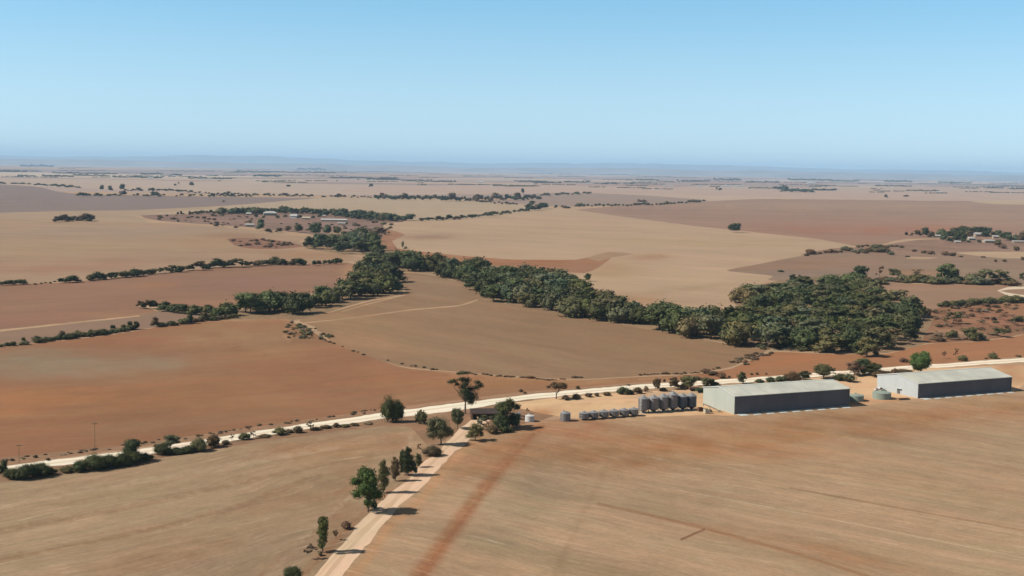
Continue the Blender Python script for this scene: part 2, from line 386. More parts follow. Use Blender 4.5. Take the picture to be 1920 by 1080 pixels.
# --- named paddocks, far to near
poly('plain', (186, 164, 146), [(-80, 334), (200, 336), (420, 342), (700, 346), (900, 350), (1000, 362), (600, 366), (400, 362), (150, 352), (-80, 344)])
poly('plain', (186, 160, 142), [(700, 349), (1000, 347), (1400, 352), (2000, 352), (2000, 384), (1440, 374), (1320, 376), (1120, 362), (900, 364), (640, 360)])
poly('plain', (190, 166, 144), [(1100, 362), (1300, 366), (1500, 371), (1440, 375), (1320, 377), (1180, 371)])
poly('grey', (140, 122, 114), [(-90, 346), (60, 349), (150, 364), (560, 371), (600, 372), (430, 385), (250, 394), (100, 396), (-90, 404)])
poly('upleft', (172, 148, 122), [(-90, 403), (100, 396), (250, 394), (430, 386), (300, 401), (250, 405), (280, 416), (100, 413), (-90, 414)])
poly('cream', (180, 158, 132), [(250, 405), (430, 386), (600, 371.5), (720, 371), (880, 376), (1000, 386), (1036, 391), (960, 401), (860, 411), (700, 416), (600, 404), (480, 394), (330, 401)])
poly('greybrown', (158, 136, 122), [(1020, 362), (1110, 362), (1220, 367), (1330, 376), (1240, 383), (1140, 385), (1060, 388), (1000, 384), (900, 377), (960, 374)])
poly('upleft', (170, 142, 116), [(-90, 414), (100, 415), (270, 417), (420, 425), (520, 435), (610, 446), (560, 452), (600, 466), (690, 487), (650, 490), (540, 494), (420, 499), (240, 519), (110, 529), (-90, 540)])
poly('scrubland', (140, 112, 98), [(262, 404), (350, 401), (480, 394), (620, 398), (760, 413), (730, 425), (720, 445), (706, 462), (690, 470), (640, 448), (560, 436), (450, 425), (300, 414)])
poly('scrubland', (142, 104, 84), [(425, 448), (470, 446), (540, 453), (570, 462), (520, 467), (470, 466), (440, 460)])
poly('redtop', (160, 130, 110), [(1080, 394), (1190, 384), (1330, 377), (1440, 373), (1700, 376), (2000, 382), (2000, 440), (1900, 446), (1700, 448), (1640, 462), (1590, 460), (1540, 449), (1430, 437), (1300, 423), (1180, 408)])
poly('redtop', (190, 166, 134), [(1820, 378), (1870, 376), (2000, 377), (2000, 384), (1880, 383)])
poly('gbright', (150, 124, 104), [(1360, 508), (1440, 492), (1500, 480), (1560, 470), (1700, 470), (1900, 478), (2000, 480), (2000, 532), (1800, 530), (1640, 532), (1500, 530), (1420, 522)])
poly('big', (184, 156, 128), [(720, 419), (860, 412), (960, 402), (1040, 391.5), (1090, 395), (1180, 408), (1300, 424), (1430, 438), (1540, 450), (1600, 461), (1560, 470), (1500, 480), (1440, 491), (1360, 507), (1450, 518), (1400, 540), (1375, 556), (1420, 590), (1330, 600), (1200, 585), (1120, 560), (1080, 520), (980, 505), (850, 492), (760, 480), (730, 460), (716, 440)])
poly('bank', (160, 118, 88), [(724, 430), (760, 440), (735, 452), (745, 466), (820, 475), (950, 486), (1080, 487), (1120, 478), (1150, 480), (1124, 500), (1095, 512), (1000, 506), (900, 500), (800, 490), (735, 476), (712, 455)])
poly('big', (160, 128, 98), [(1100, 484), (1140, 472), (1190, 476), (1150, 482), (1124, 490)])
poly('scrubland', (148, 118, 100), [(1500, 478), (1560, 466), (1640, 462), (1720, 450), (1850, 447), (2000, 452), (2000, 476), (1800, 474), (1690, 474), (1600, 474)])
poly('gbright', (186, 160, 130), [(1790, 474), (1850, 471.5), (2000, 473), (2000, 484), (1880, 484)])
poly('gbright', (180, 152, 126), [(1700, 481), (1760, 483), (1740, 486), (1700, 485)])
poly('midleft', (150, 115, 92), [(-90, 540), (110, 530), (240, 519), (420, 500), (540, 495), (650, 492), (668, 496), (668, 540), (560, 552), (480, 560), (430, 585), (400, 590), (300, 576), (255, 572), (300, 585), (270, 590), (120, 606), (-90, 628)])
poly('strip', (150, 122, 102), [(-90, 628), (120, 606), (270, 590), (300, 584), (380, 590), (420, 598), (300, 612), (200, 628), (0, 651), (-90, 660)])
poly('scrubland', (190, 158, 124), ribbon([(-90, 629), (0, 620), (130, 606), (262, 592)], [4, 2.4]), False)
poly('woodfloor', (150, 124, 96), [(300, 580), (440, 585), (480, 565), (560, 553), (660, 542), (668, 500), (690, 480), (640, 476), (570, 464), (600, 445), (640, 430), (700, 455), (740, 472), (850, 490), (1000, 505), (1080, 515), (1110, 556), (1180, 578), (1320, 600), (1400, 596), (1370, 556), (1440, 530), (1560, 515), (1640, 528), (1700, 560), (1760, 590), (1745, 640), (1660, 662), (1560, 660), (1440, 656), (1300, 632), (1180, 612), (1000, 582), (900, 562), (860, 530), (760, 508), (742, 508), (755, 550), (680, 566), (600, 590), (545, 602), (420, 600)])
poly('centre', (150, 120, 92), [(560, 601), (640, 580), (690, 566), (762, 551), (742, 508), (790, 512), (852, 526), (884, 542), (902, 562), (1000, 580), (1120, 602), (1240, 622), (1390, 650), (1440, 656), (1410, 670), (1370, 688), (1300, 700), (1180, 706), (1080, 711), (960, 705), (860, 697), (760, 688), (680, 666), (620, 640), (590, 612)])
poly('centre', (186, 154, 122), ribbon([(566, 606), (660, 596), (770, 581), (860, 573), (896, 562)], 2.2), False)
poly('centre', (186, 154, 122), ribbon([(640, 585), (690, 570), (760, 553)], 2.0), False)
poly('centre', (176, 148, 118), ribbon([(746, 510), (800, 513), (856, 527)], 1.6), False)
poly('pinkright', (160, 128, 104), [(1640, 532), (1740, 533), (1880, 534), (2000, 538), (2000, 562), (1880, 568), (1780, 572), (1740, 584), (1700, 562), (1650, 545)])
poly('scrubland', (146, 106, 80), [(1740, 584), (1780, 573), (1880, 569), (2000, 562), (2000, 606), (1900, 630), (1820, 640), (1730, 642), (1750, 600)])
poly('pinkright', (162, 118, 88), [(1840, 575), (1900, 568), (2000, 564), (2000, 590), (1900, 592), (1870, 582)])
poly('loop', (226, 206, 180), ribbon([(2010, 536), (1930, 539), (1890, 540.5), (1872, 545), (1888, 551), (1925, 556), (2010, 559)], 5), False)
poly('red', (153, 110, 80), [(-700, 770), (-90, 662), (0, 652), (200, 629), (300, 613), (400, 601), (500, 598), (545, 600), (560, 612), (590, 625), (630, 645), (690, 668), (760, 690), (860, 699), (960, 707), (1080, 713), (1180, 708), (1300, 702), (1370, 692), (1420, 676), (1460, 690), (1440, 705), (1240, 718.5), (1060, 732), (860, 755), (600, 788), (360, 826), (0, 872), (-90, 885), (-700, 965)], jit=0.6)
poly('orange', (168, 120, 86), [(1350, 700), (1390, 684), (1420, 672), (1450, 660), (1560, 664), (1660, 664), (1740, 645), (1830, 641), (1910, 630), (2000, 604), (2700, 480), (2700, 620), (1990, 664), (1740, 683), (1440, 705), (1340, 712)])
poly('verge', (168, 132, 104), [(-700, 950), (-90, 872), (0, 858), (240, 834), (480, 800), (750, 762), (860, 749), (960, 737), (1240, 713), (1340, 708), (1340, 714), (1240, 719), (960, 744), (480, 809), (0, 875), (-700, 965)], False)
poly('fl', (166, 140, 112), [(-700, 990), (-60, 903), (0, 893), (240, 868), (480, 829), (640, 806), (720, 796), (770, 796), (815, 812), (830, 835), (795, 870), (750, 910), (697, 960), (620, 1045), (460, 1240), (270, 1490), (-700, 1490)], False)
poly('verge', (150, 118, 92), [(-700, 975), (0, 886), (240, 856), (480, 818), (600, 800), (750, 781), (860, 770), (960, 752), (1000, 748), (1000, 760), (1240, 742), (1330, 740), (1330, 748), (1240, 760), (1060, 772), (1010, 790), (950, 806), (905, 812), (840, 838), (800, 834), (770, 800), (720, 798), (480, 830), (240, 869), (0, 905), (-700, 1010)], False)
poly('fr', (178, 149, 119), [(270, 1490), (460, 1240), (620, 1045), (720, 965), (800, 905), (860, 842), (905, 813), (950, 803), (1010, 788), (1090, 785), (1200, 781), (1330, 777), (1380, 779), (1600, 764), (1720, 749), (1900, 735), (1960, 728), (2700, 660), (2700, 1490)], False)
poly('yard', (226, 188, 148), [(950, 758), (990, 752), (1060, 744), (1160, 737), (1330, 727), (1560, 706), (1660, 700), (1700, 690), (1780, 690), (1900, 684), (1940, 690), (1900, 734), (1720, 748), (1600, 762), (1380, 779), (1330, 778), (1200, 782), (1090, 786), (1010, 774)], True)
poly('road', (255, 244, 222), [(-700, 960), (-60, 884.5), (0, 875), (240, 845), (360, 828), (480, 808.5), (600, 790.5), (750, 769.5), (860, 756), (960, 743.5), (1060, 733), (1160, 724.5), (1240, 718.5), (1340, 713), (1440, 706), (1560, 697), (1650, 689.5), (1740, 684), (1830, 677), (1920, 671), (1990, 666), (2700, 618), (2700, 626), (1990, 673), (1920, 678.5), (1830, 684), (1740, 691), (1650, 697), (1560, 704), (1440, 713.5), (1340, 721), (1240, 727), (1160, 733), (1060, 741.5), (960, 753), (860, 769.5), (750, 781.5), (600, 801), (480, 819), (360, 839), (240, 857), (0, 886.5), (-60, 898), (-700, 975)], False, 0.8)
poly('drive', (232, 200, 170), [(912, 770), (898, 779), (884, 790), (864, 803), (830, 836), (795, 870), (750, 910), (725, 935), (697, 960), (667, 988), (620, 1045), (590, 1080), (460, 1240), (270, 1490), (370, 1490), (530, 1240), (640, 1080), (680, 1035), (717, 985), (745, 955), (795, 910), (827, 870), (872, 835), (890, 812), (908, 795), (930, 782), (945, 770)], False, 0.8)
for line, w, c in [([(905, 790), (850, 828), (775, 905), (709, 972), (640, 1045), (470, 1260)], 7, (214, 184, 152)), ([(880, 800), (838, 838), (762, 912), (694, 980), (612, 1062), (440, 1270)], 5, (222, 188, 156))]: PL.append(('drive', S(*c), ribbon(line, [w * .35, w * 1.6])))
for line, w, c in [([(0, 880), (240, 851), (480, 813.5), (750, 775.5), (960, 748), (1160, 729), (1340, 717), (1560, 700.5), (1740, 687.5), (1920, 674.8)], 2.2, (240, 216, 190))]: PL.append(('road', S(*c), ribbon(line, w)))
# thin machine lines in the near fields (part of the field surface)
for line, w, c in [([(1270, 919), (1500, 962), (1920, 1046), (2100, 1082)], 2.2, (190, 164, 134)),
                   ([(1120, 944), (1300, 985), (1500, 1040), (1640, 1085)], 6, (164, 128, 98)),
                   ([(1540, 815), (1700, 836), (1920, 872)], 3, (180, 152, 122)),
                   ([(1220, 862), (1400, 873), (1700, 915), (1960, 955)], 3, (180, 154, 124)),
                   ([(1480, 915), (1700, 955), (1960, 1002)], 3, (162, 130, 100)),
                   ([(1276, 1012), (1322, 992)], 4, (140, 106, 80)),
                   ([(1700, 780), (1920, 812)], 2.5, (178, 150, 120)),
                   ([(1224, 876), (1224, 920)], 1.5, (172, 148, 120))]:
    poly('fr', c, ribbon(line, w), False, 0.6)

# soft patches of soil colour: (cx, cy, rx, ry, slope, colour, strength, keys)
BL = [(110, 690, 150, 24, -0.02, (150, 128, 104), .9, 'red'), (280, 682, 110, 17, -0.02, (150, 128, 104), .9, 'red'), (50, 672, 90, 20, 0, (146, 130, 106), .9, 'red'), (60, 775, 200, 8, -.04, (176, 132, 92), .7, 'red'), (130, 765, 60, 9, -.1, (140, 110, 88), .7, 'red'), (380, 790, 110, 10, -.1, (150, 118, 92), .6, 'red'), (560, 745, 130, 7, -.02, (168, 126, 94), .6, 'red'),
      (240, 800, 90, 14, -.1, (146, 118, 90), .5, 'red'), (330, 725, 140, 22, 0, (160, 118, 82), .5, 'red'),
      (60, 750, 260, 22, -.03, (174, 122, 82), .9, 'red'), (260, 640, 130, 12, -.02, (160, 108, 80), .6, 'red'),
      (460, 640, 130, 34, .05, (162, 128, 94), .85, 'red'), (640, 700, 240, 22, .12, (162, 114, 80), .5, 'red'), (820, 745, 200, 16, -.08, (162, 126, 94), .5, 'red'),
      (1000, 718, 300, 10, 0, (170, 124, 84), .6, 'red'), (420, 760, 160, 30, -.05, (158, 116, 80), .5, 'red'),
      (1150, 850, 340, 34, -.02, (160, 112, 74), .85, 'fr'), (1500, 810, 400, 28, -.07, (164, 120, 82), .75, 'fr'), (1750, 775, 260, 18, -.07, (166, 122, 84), .6, 'fr'),
      (1360, 800, 300, 16, -.05, (150, 112, 80), .5, 'fr'), (1050, 800, 90, 20, 0, (164, 112, 78), .8, 'fr'), (900, 870, 90, 30, -.6, (166, 120, 82), .5, 'fr'),
      (1020, 900, 70, 40, 0, (150, 132, 108), .6, 'fr'), (1250, 940, 150, 26, .1, (160, 136, 108), .5, 'fr'), (1450, 880, 260, 12, .1, (168, 142, 112), .6, 'fr'), (930, 1000, 120, 60, -.6, (150, 130, 104), .5, 'fr'),
      (1560, 1040, 170, 20, .2, (166, 116, 78), .5, 'fr'), (1800, 930, 240, 30, .15, (160, 132, 102), .4, 'fr'),
      (600, 845, 130, 22, -.05, (160, 118, 80), .6, 'fl'), (760, 830, 50, 22, 0, (152, 112, 82), .6, 'fl'), (560, 930, 110, 30, -.3, (150, 116, 84), .5, 'fl'), (300, 1040, 160, 30, -.25, (148, 114, 84), .5, 'fl'),
      (640, 960, 40, 60, -1.2, (150, 110, 80), .5, 'fl'), (480, 985, 150, 14, -.2, (158, 134, 106), .6, 'fl'), (200, 930, 240, 14, -.14, (156, 132, 102), .6, 'fl'),
      (680, 620, 110, 40, 0, (158, 124, 90), .6, 'centre'), (1250, 660, 200, 22, .1, (152, 120, 88), .5, 'centre'), (900, 640, 200, 20, .1, (150, 122, 92), .5, 'centre'), (690, 640, 60, 18, .2, (166, 128, 96), .5, 'centre'), (800, 535, 60, 20, .1, (152, 128, 106), .5, 'centre'),
      (960, 470, 230, 12, .02, (192, 164, 136), .5, 'big'), (1250, 520, 160, 20, 0, (192, 166, 134), .6, 'big'), (960, 440, 160, 10, 0, (174, 148, 122), .5, 'big'), (1300, 455, 180, 8, .02, (178, 154, 118), .6, 'big'), (800, 445, 60, 5, 0, (146, 116, 92), .7, 'big'), (1220, 482, 40, 5, 0, (160, 120, 86), .6, 'big'), (1150, 505, 60, 18, 0, (176, 142, 106), .6, 'big'), (1220, 568, 60, 10, .1, (176, 130, 90), .7, 'big'), (1250, 545, 200, 4, -.1, (166, 140, 108), .6, 'big'),
      (1650, 430, 200, 12, 0, (166, 114, 88), .8, 'redtop'), (1450, 405, 200, 9, .02, (158, 126, 106), .5, 'redtop'), (1560, 386, 260, 6, 0, (170, 142, 118), .7, 'redtop'), (1250, 400, 120, 7, .05, (150, 118, 100), .6, 'redtop'), (1880, 410, 150, 16, 0, (168, 140, 118), .6, 'redtop'), (1600, 452, 100, 5, .08, (166, 128, 104), .6, 'redtop'),
      (150, 468, 200, 12, 0, (166, 140, 106), .6, 'upleft'), (240, 435, 260, 10, 0, (162, 140, 120), .6, 'upleft'), (120, 500, 200, 14, -.05, (164, 124, 98), .7, 'upleft'), (380, 455, 90, 12, 0, (168, 136, 100), .6, 'upleft'), (560, 478, 90, 8, .05, (168, 126, 90), .7, 'upleft'), (530, 436, 70, 5, .1, (186, 156, 122), .7, 'upleft'), (440, 443, 60, 6, 0, (156, 118, 88), .5, 'upleft'), (350, 480, 160, 10, 0, (160, 132, 110), .6, 'upleft'),
      (60, 600, 200, 16, -.08, (152, 110, 92), .6, 'midleft'), (420, 530, 180, 12, 0, (150, 114, 100), .6, 'midleft'), (290, 535, 60, 8, 0, (164, 120, 84), .6, 'midleft'), (400, 570, 120, 8, 0, (160, 118, 90), .6, 'midleft'), (655, 520, 14, 26, 0, (180, 140, 104), .8, 'midleft'), (200, 590, 80, 6, -.05, (166, 126, 92), .6, 'midleft'),
      (1500, 498, 140, 10, -.05, (156, 118, 92), .6, 'gbright'), (1500, 515, 120, 8, 0, (144, 124, 108), .7, 'gbright'), (1720, 512, 60, 6, 0, (166, 124, 88), .6, 'gbright'), (1850, 510, 100, 10, 0, (150, 128, 106), .6, 'gbright'),
      (1470, 675, 100, 12, -.05, (174, 118, 80), .6, 'orange'), (1840, 655, 160, 14, -.15, (172, 120, 86), .6, 'orange'),
      (1080, 765, 70, 8, -.05, (222, 180, 138), .6, 'yard'), (1015, 775, 26, 10, 0, (190, 138, 96), .9, 'yard'), (1600, 755, 60, 6, -.08, (176, 122, 82), .9, 'yard'), (1690, 752, 60, 4, -.08, (176, 128, 90), .8, 'yard'), (1560, 725, 80, 12, 0, (214, 176, 142), .6, 'yard'),
      (1350, 776, 30, 5, 0, (184, 128, 88), .8, 'yard'), (1120, 784, 90, 3, -.05, (180, 150, 124), .6, 'yard'), (1900, 700, 40, 20, 0, (170, 118, 82), .8, 'yard'),
      (800, 470, 200, 10, 0, (156, 106, 72), .4, 'bank'), (1000, 492, 140, 8, 0, (164, 112, 76), .6, 'bank'),
      (1860, 600, 60, 12, 0, (160, 110, 86), .6, 'scrubland'), (1790, 625, 60, 8, 0, (160, 132, 108), .6, 'scrubland'), (330, 408, 60, 5, 0, (134, 104, 88), .4, 'scrubland'), (650, 425, 50, 10, 0, (140, 116, 106), .6, 'scrubland')]
# soft lines: (polyline, width0, width1, colour, strength, keys)
SLN = [([(905, 790), (835, 832), (752, 905), (694, 962), (610, 1046), (560, 1095)], 9, 16, (190, 156, 124), .8, 'verge'), ([(905, 815), (862, 850), (830, 885), (790, 935)], 10, 16, (186, 146, 110), .7, 'verge'),
       ([(1000, 768), (1100, 757), (1200, 752), (1330, 744), (1420, 736)], 3, 3, (196, 160, 124), .6, 'yard'), ([(1010, 762), (1120, 750), (1240, 742), (1330, 738)], 3, 3, (206, 172, 138), .6, 'yard'), ([(1200, 741), (1330, 734)], 9, 9, (176, 152, 132), .6, 'yard'), ([(1570, 722), (1620, 740), (1650, 752)], 4, 4, (196, 160, 126), .5, 'yard'),
       ([(1012, 800), (980, 830), (900, 925), (790, 1075), (640, 1290)], 11, 42, (156, 106, 74), .95, 'fr'),
       ([(1000, 806), (960, 850), (850, 985), (770, 1090)], 6, 8, (174, 136, 100), .5, 'fr'),
       ([(1150, 840), (1125, 900), (1080, 990), (1040, 1080), (960, 1290)], 8, 18, (150, 120, 92), .3, 'fr'),
       ([(905, 815), (862, 850), (830, 885), (790, 935), (730, 985), (690, 1045), (650, 1090), (540, 1250)], 14, 26, (190, 146, 108), .8, 'fr'),
       ([(770, 845), (740, 870), (640, 950), (540, 1040), (480, 1090)], 6, 12, (146, 112, 86), .75, 'fl'),
       ([(760, 800), (772, 830), (740, 865), (600, 980), (500, 1080)], 5, 9, (178, 152, 124), .75, 'fl'),
       ([(820, 845), (700, 945), (600, 1045), (560, 1085)], 8, 14, (158, 112, 80), .6, 'fl'),
       ([(640, 812), (720, 806), (760, 815), (780, 840)], 5, 6, (170, 146, 116), .6, 'fl'),
       ([(-100, 965), (200, 915), (400, 878), (640, 838)], 7, 7, (176, 152, 124), .7, 'fl'),
       ([(-100, 1010), (200, 962), (450, 905), (700, 852)], 8, 8, (146, 116, 88), .75, 'fl'),
       ([(-100, 1070), (200, 1010), (420, 960), (600, 890)], 9, 9, (146, 114, 86), .75, 'fl'),
       ([(0, 860), (240, 838), (480, 804), (750, 765)], 5, 5, (140, 110, 86), .5, 'verge'),
       ([(400, 600), (545, 600), (560, 615)], 4, 4, (186, 150, 116), .6, 'red'),
       ([(200, 640), (420, 645), (560, 690), (700, 715)], 3, 3, (150, 106, 76), .5, 'red'),
       ([(700, 670), (860, 702), (1080, 716), (1300, 706)], 5, 5, (178, 140, 104), .6, 'red'),
       ([(545, 610), (530, 625), (545, 640)], 5, 5, (182, 142, 106), .7, 'red')]
def shade_cols(key, base, x, y):
    c = np.tile(np.array(base), (len(x), 1))
    for cx, cyy, rx, ry, sl_, col, st, k in BL:
        if k != key: continue
        dx = (x - cx) / rx; dyv = (y - cyy - sl_ * (x - cx)) / ry
        q = dx * dx + dyv * dyv; q = q + (vnoise(x / 40, y / 9, 5) - .5) * 1.2
        w = np.exp(-np.maximum(q, 0) * 1.0)[:, None] * st
        c = c * (1 - w) + np.array(S(*col)) * w
    for line, w0, w1, col, st, k in SLN:
        if k != key: continue
        best = np.zeros(len(x)); n = len(line) - 1
        for i in range(n):
            a, b = np.array(line[i], float), np.array(line[i + 1], float); ab = b - a
            t = np.clip(((x - a[0]) * ab[0] + (y - a[1]) * ab[1]) / ab.dot(ab), 0, 1)
            d = np.hypot(x - a[0] - ab[0] * t, y - a[1] - ab[1] * t)
            w = (w0 + (w1 - w0) * (i + t) / n) / 2
            best = np.maximum(best, np.clip(1.35 - d / w, 0, 1))
        w = (best * st)[:, None]
        c = c * (1 - w) + np.array(S(*col)) * w
    return c

def build_ground():
    vs = []; faces = []
    def addpoly(p):
        ar = sum(p[i - 1][0] * p[i][1] - p[i][0] * p[i - 1][1] for i in range(len(p)))
        if ar < 0: p = list(p)[::-1]
        i0 = len(vs); vs.extend(Vector((float(a), float(b))) for a, b in p); faces.append(list(range(i0, i0 + len(p))))
    X0, X1, YB = -640.0, 2560.0, 1450.0
    top = [(x, hor(x) + 3.0) for x in np.arange(X0, X1 + 1, 80)]
    dom = top + [(X1, YB), (X0, YB)]
    addpoly(dom)
    for k, c, p in PL: addpoly(p)
    gx = []
    y = 300.0
    while y < 1440:
        in_rows = y < 1090
        sy = 3.0 if y < 345 else (5.0 if y < 520 else 7.0) if in_rows else 40
        sx = 30.0 if y < 345 else (16.0 if y < 420 else 8.0) if in_rows else 60
        x = X0 + 10
        while x < X1 - 10:
            inside = -30 < x < 1950
            stepx = sx if inside else 70
            px, py = x + (rnd.random() - .5) * stepx * .5, y + (rnd.random() - .5) * sy * .5
            if py > hor(px) + 4.5: vs.append(Vector((px, py)))
            x += stepx
        y += sy
    V, _, Fc, _, _, OF = delaunay_2d_cdt(vs, [], faces, 0, 0.02, True)
    V = np.array([(v.x, v.y) for v in V])
    lab = np.array([max(o) if o else -1 for o in OF])
    T = np.array([list(f) for f in Fc])
    keep = lab >= 0; T = T[keep]; lab = lab[keep]
    W = PX(V[:, 0], V[:, 1])
    a, b, c = W[T[:, 0]], W[T[:, 1]], W[T[:, 2]]
    flip = np.cross(b - a, c - a)[:, 2] < 0
    T[flip] = T[flip][:, ::-1]
    keys = ['plain'] + [k for k, _, _ in PL]; cols = [S(184, 154, 124)] + [c for _, c, _ in PL]
    fkey = np.array([list(OBJS).index(keys[l]) for l in lab])
    for ki, key in enumerate(OBJS):
        sel = fkey == ki
        if not sel.any(): continue
        t = T[sel]; l = lab[sel]
        u, inv = np.unique(t, return_inverse=True); inv = inv.reshape(t.shape)
        co = W[u]; cc = np.ones((t.size, 4), np.float32)
        flat = t.ravel(); lf = np.repeat(l, 3)
        for li in np.unique(lf):
            m_ = lf == li
            cc[m_, :3] = shade_cols(key, cols[li], V[flat[m_], 0], V[flat[m_], 1])
        tri = inv; extra_v = []; extra_f = []
        if key == 'plain':      # the plain goes on to both sides and behind the camera
            e = PX([X0, X1, X0, X1], [hor(X0) + 3, hor(X1) + 3, YB, YB])
            fl_, fr_, nl, nr = [tuple(q) for q in e]; n0 = len(co); B = 84000.0
            extra_v = [fl_, fr_, nl, nr, (-B, fl_[1], 0), (B, fr_[1], 0), (-B, -B, 0), (B, -B, 0)]
            extra_f = [(0, 4, 6, 2), (1, 3, 7, 5), (2, 6, 7, 3)]
        name, label, cat, d, kw = OBJS[key]
        me = bpy.data.meshes.new(name)
        fl2 = [tuple(int(i) for i in q) for q in tri] + [tuple(i + len(co) for i in q) for q in extra_f]
        me.from_pydata([tuple(q) for q in co] + list(extra_v), [], fl2)
        ca = me.color_attributes.new('Col', 'FLOAT_COLOR', 'CORNER')
        allc = np.ones((len(me.loops), 4), np.float32); allc[:len(cc)] = cc; allc[len(cc):, :3] = S(172, 146, 120)
        ca.data.foreach_set('color', allc.ravel())
        p1, p2 = at(*d[0]), at(*d[1])
        me.materials.append(soil(name + ' soil ' + key, math.atan2(p2.y - p1.y, p2.x - p1.x), **kw))
        me.polygons.foreach_set('use_smooth', [True] * len(me.polygons)); me.update()
        tag(link_mesh(name, me), label, cat, None, 'structure')
build_ground()

# ---------------------------------------------------------------- hills far away
def hills(name, label, dist, span, prof, depth, seed, col):
    nx, ny = 260, 12; vs = []; fs = []
    for j in range(ny):
        v = j / (ny - 1)
        for i in range(nx):
            u = i / (nx - 1); ang = -span + 2 * span * u
            x = math.tan(ang) * dist; px = 960 + math.tan(ang) * F
            hh = np.interp(px, [p[0] for p in prof], [p[1] for p in prof])
            z = (hh * dist / F + (H if hh > 0 else 0))
            rg = math.sin(math.pi * min(1, v * 1.0)) ** 0.8
            n = 0.72 + 0.28 * float(vnoise(np.array(x / 1700.), np.array(j * 0.9), seed)) + 0.14 * float(vnoise(np.array(x / 500.), np.array(j * 1.7), seed + 1))
            vs.append((x, dist + depth * v, -4 + max(0, z * rg * n)))
    for j in range(ny - 1):
        for i in range(nx - 1):
            a = j * nx + i; fs.append((a, a + 1, a + nx + 1, a + nx))
    me = bpy.data.meshes.new(name); me.from_pydata(vs, [], fs); me.update()
    me.polygons.foreach_set('use_smooth', [True] * len(fs))
    me.materials.append(weathered('hill slopes', col, 0.95, var=0.3, scale=0.0008))
    tag(link_mesh(name, me), label, 'hills', None, 'structure')
hills('hills', 'long low blue range along the horizon', 58000, 0.62,
      [(-900, 8), (0, 11), (180, 12), (290, 17), (400, 20), (560, 16), (640, 13), (760, 13), (900, 12), (1080, 13), (1180, 16), (1300, 17), (1400, 15), (1500, 12), (1620, 12), (1920, 11), (2800, 8)], 9000, 3, (0.16, 0.15, 0.14))
hills('hills', 'nearer faint rises in front of the blue range', 33000, 0.62,
      [(-900, 3), (0, 4), (130, 6), (300, 4), (480, 5), (900, 2), (1200, 6), (1400, 5), (1920, 4), (2800, 3)], 5000, 8, (0.2, 0.17, 0.15))

# ---------------------------------------------------------------- haze: one box of even thin air round everything
hb = MB().box(-84500, 84500, -84500, 84500, -6, 640)
M_HAZE = bpy.data.materials.new('haze air'); M_HAZE.use_nodes = True
hn = M_HAZE.node_tree
for n in list(hn.nodes): hn.nodes.remove(n)
pv = hn.nodes.new('ShaderNodeVolumePrincipled'); ho = hn.nodes.new('ShaderNodeOutputMaterial')
pv.inputs['Color'].default_value = (0.42, 0.66, 0.92, 1); pv.inputs['Density'].default_value = 3.0e-5; pv.inputs['Anisotropy'].default_value = 0.0
hn.links.new(pv.outputs[0], ho.inputs['Volume'])
hz = hb.build('haze', M_HAZE); tag(hz, 'thin blue haze over the whole plain', 'haze', None, 'stuff')

#@@OBJECTS
# ---------------------------------------------------------------- trees and shrubs
def mesh_arrays(name, co, quads, cols, tris=None, tcols=None, mat=None):
    me = bpy.data.meshes.new(name)
    nq, nt = len(quads), 0 if tris is None else len(tris)
    me.vertices.add(len(co)); me.vertices.foreach_set('co', np.asarray(co, np.float32).ravel())
    li = np.concatenate([np.asarray(quads).ravel(), np.asarray(tris).ravel() if nt else np.zeros(0, int)]).astype(np.int32)
    me.loops.add(len(li)); me.loops.foreach_set('vertex_index', li)
    me.polygons.add(nq + nt)
    st = np.concatenate([np.arange(nq) * 4, nq * 4 + np.arange(nt) * 3]).astype(np.int32)
    me.polygons.foreach_set('loop_start', st)
    me.update(calc_edges=True)
    ca = me.color_attributes.new('Col', 'FLOAT_COLOR', 'CORNER')
    c = np.repeat(np.asarray(cols), 4, 0)
    if nt: c = np.concatenate([c, np.repeat(np.asarray(tcols), 3, 0)])
    c4 = np.ones((len(c), 4), np.float32); c4[:, :3] = c
    ca.data.foreach_set('color', c4.ravel())
    if mat: me.materials.append(mat)
    return me

_t = (1 + 5 ** .5) / 2
ICO_V = np.array([(-1, _t, 0), (1, _t, 0), (-1, -_t, 0), (1, -_t, 0), (0, -1, _t), (0, 1, _t), (0, -1, -_t), (0, 1, -_t), (_t, 0, -1), (_t, 0, 1), (-_t, 0, -1), (-_t, 0, 1)]) / math.sqrt(1 + _t * _t)
ICO_F = np.array([(0, 11, 5), (0, 5, 1), (0, 1, 7), (0, 7, 10), (0, 10, 11), (1, 5, 9), (5, 11, 4), (11, 10, 2), (10, 7, 6), (7, 1, 8), (3, 9, 4), (3, 4, 2), (3, 2, 6), (3, 6, 8), (3, 8, 9), (4, 9, 5), (2, 4, 11), (6, 2, 10), (8, 6, 7), (9, 8, 1)])

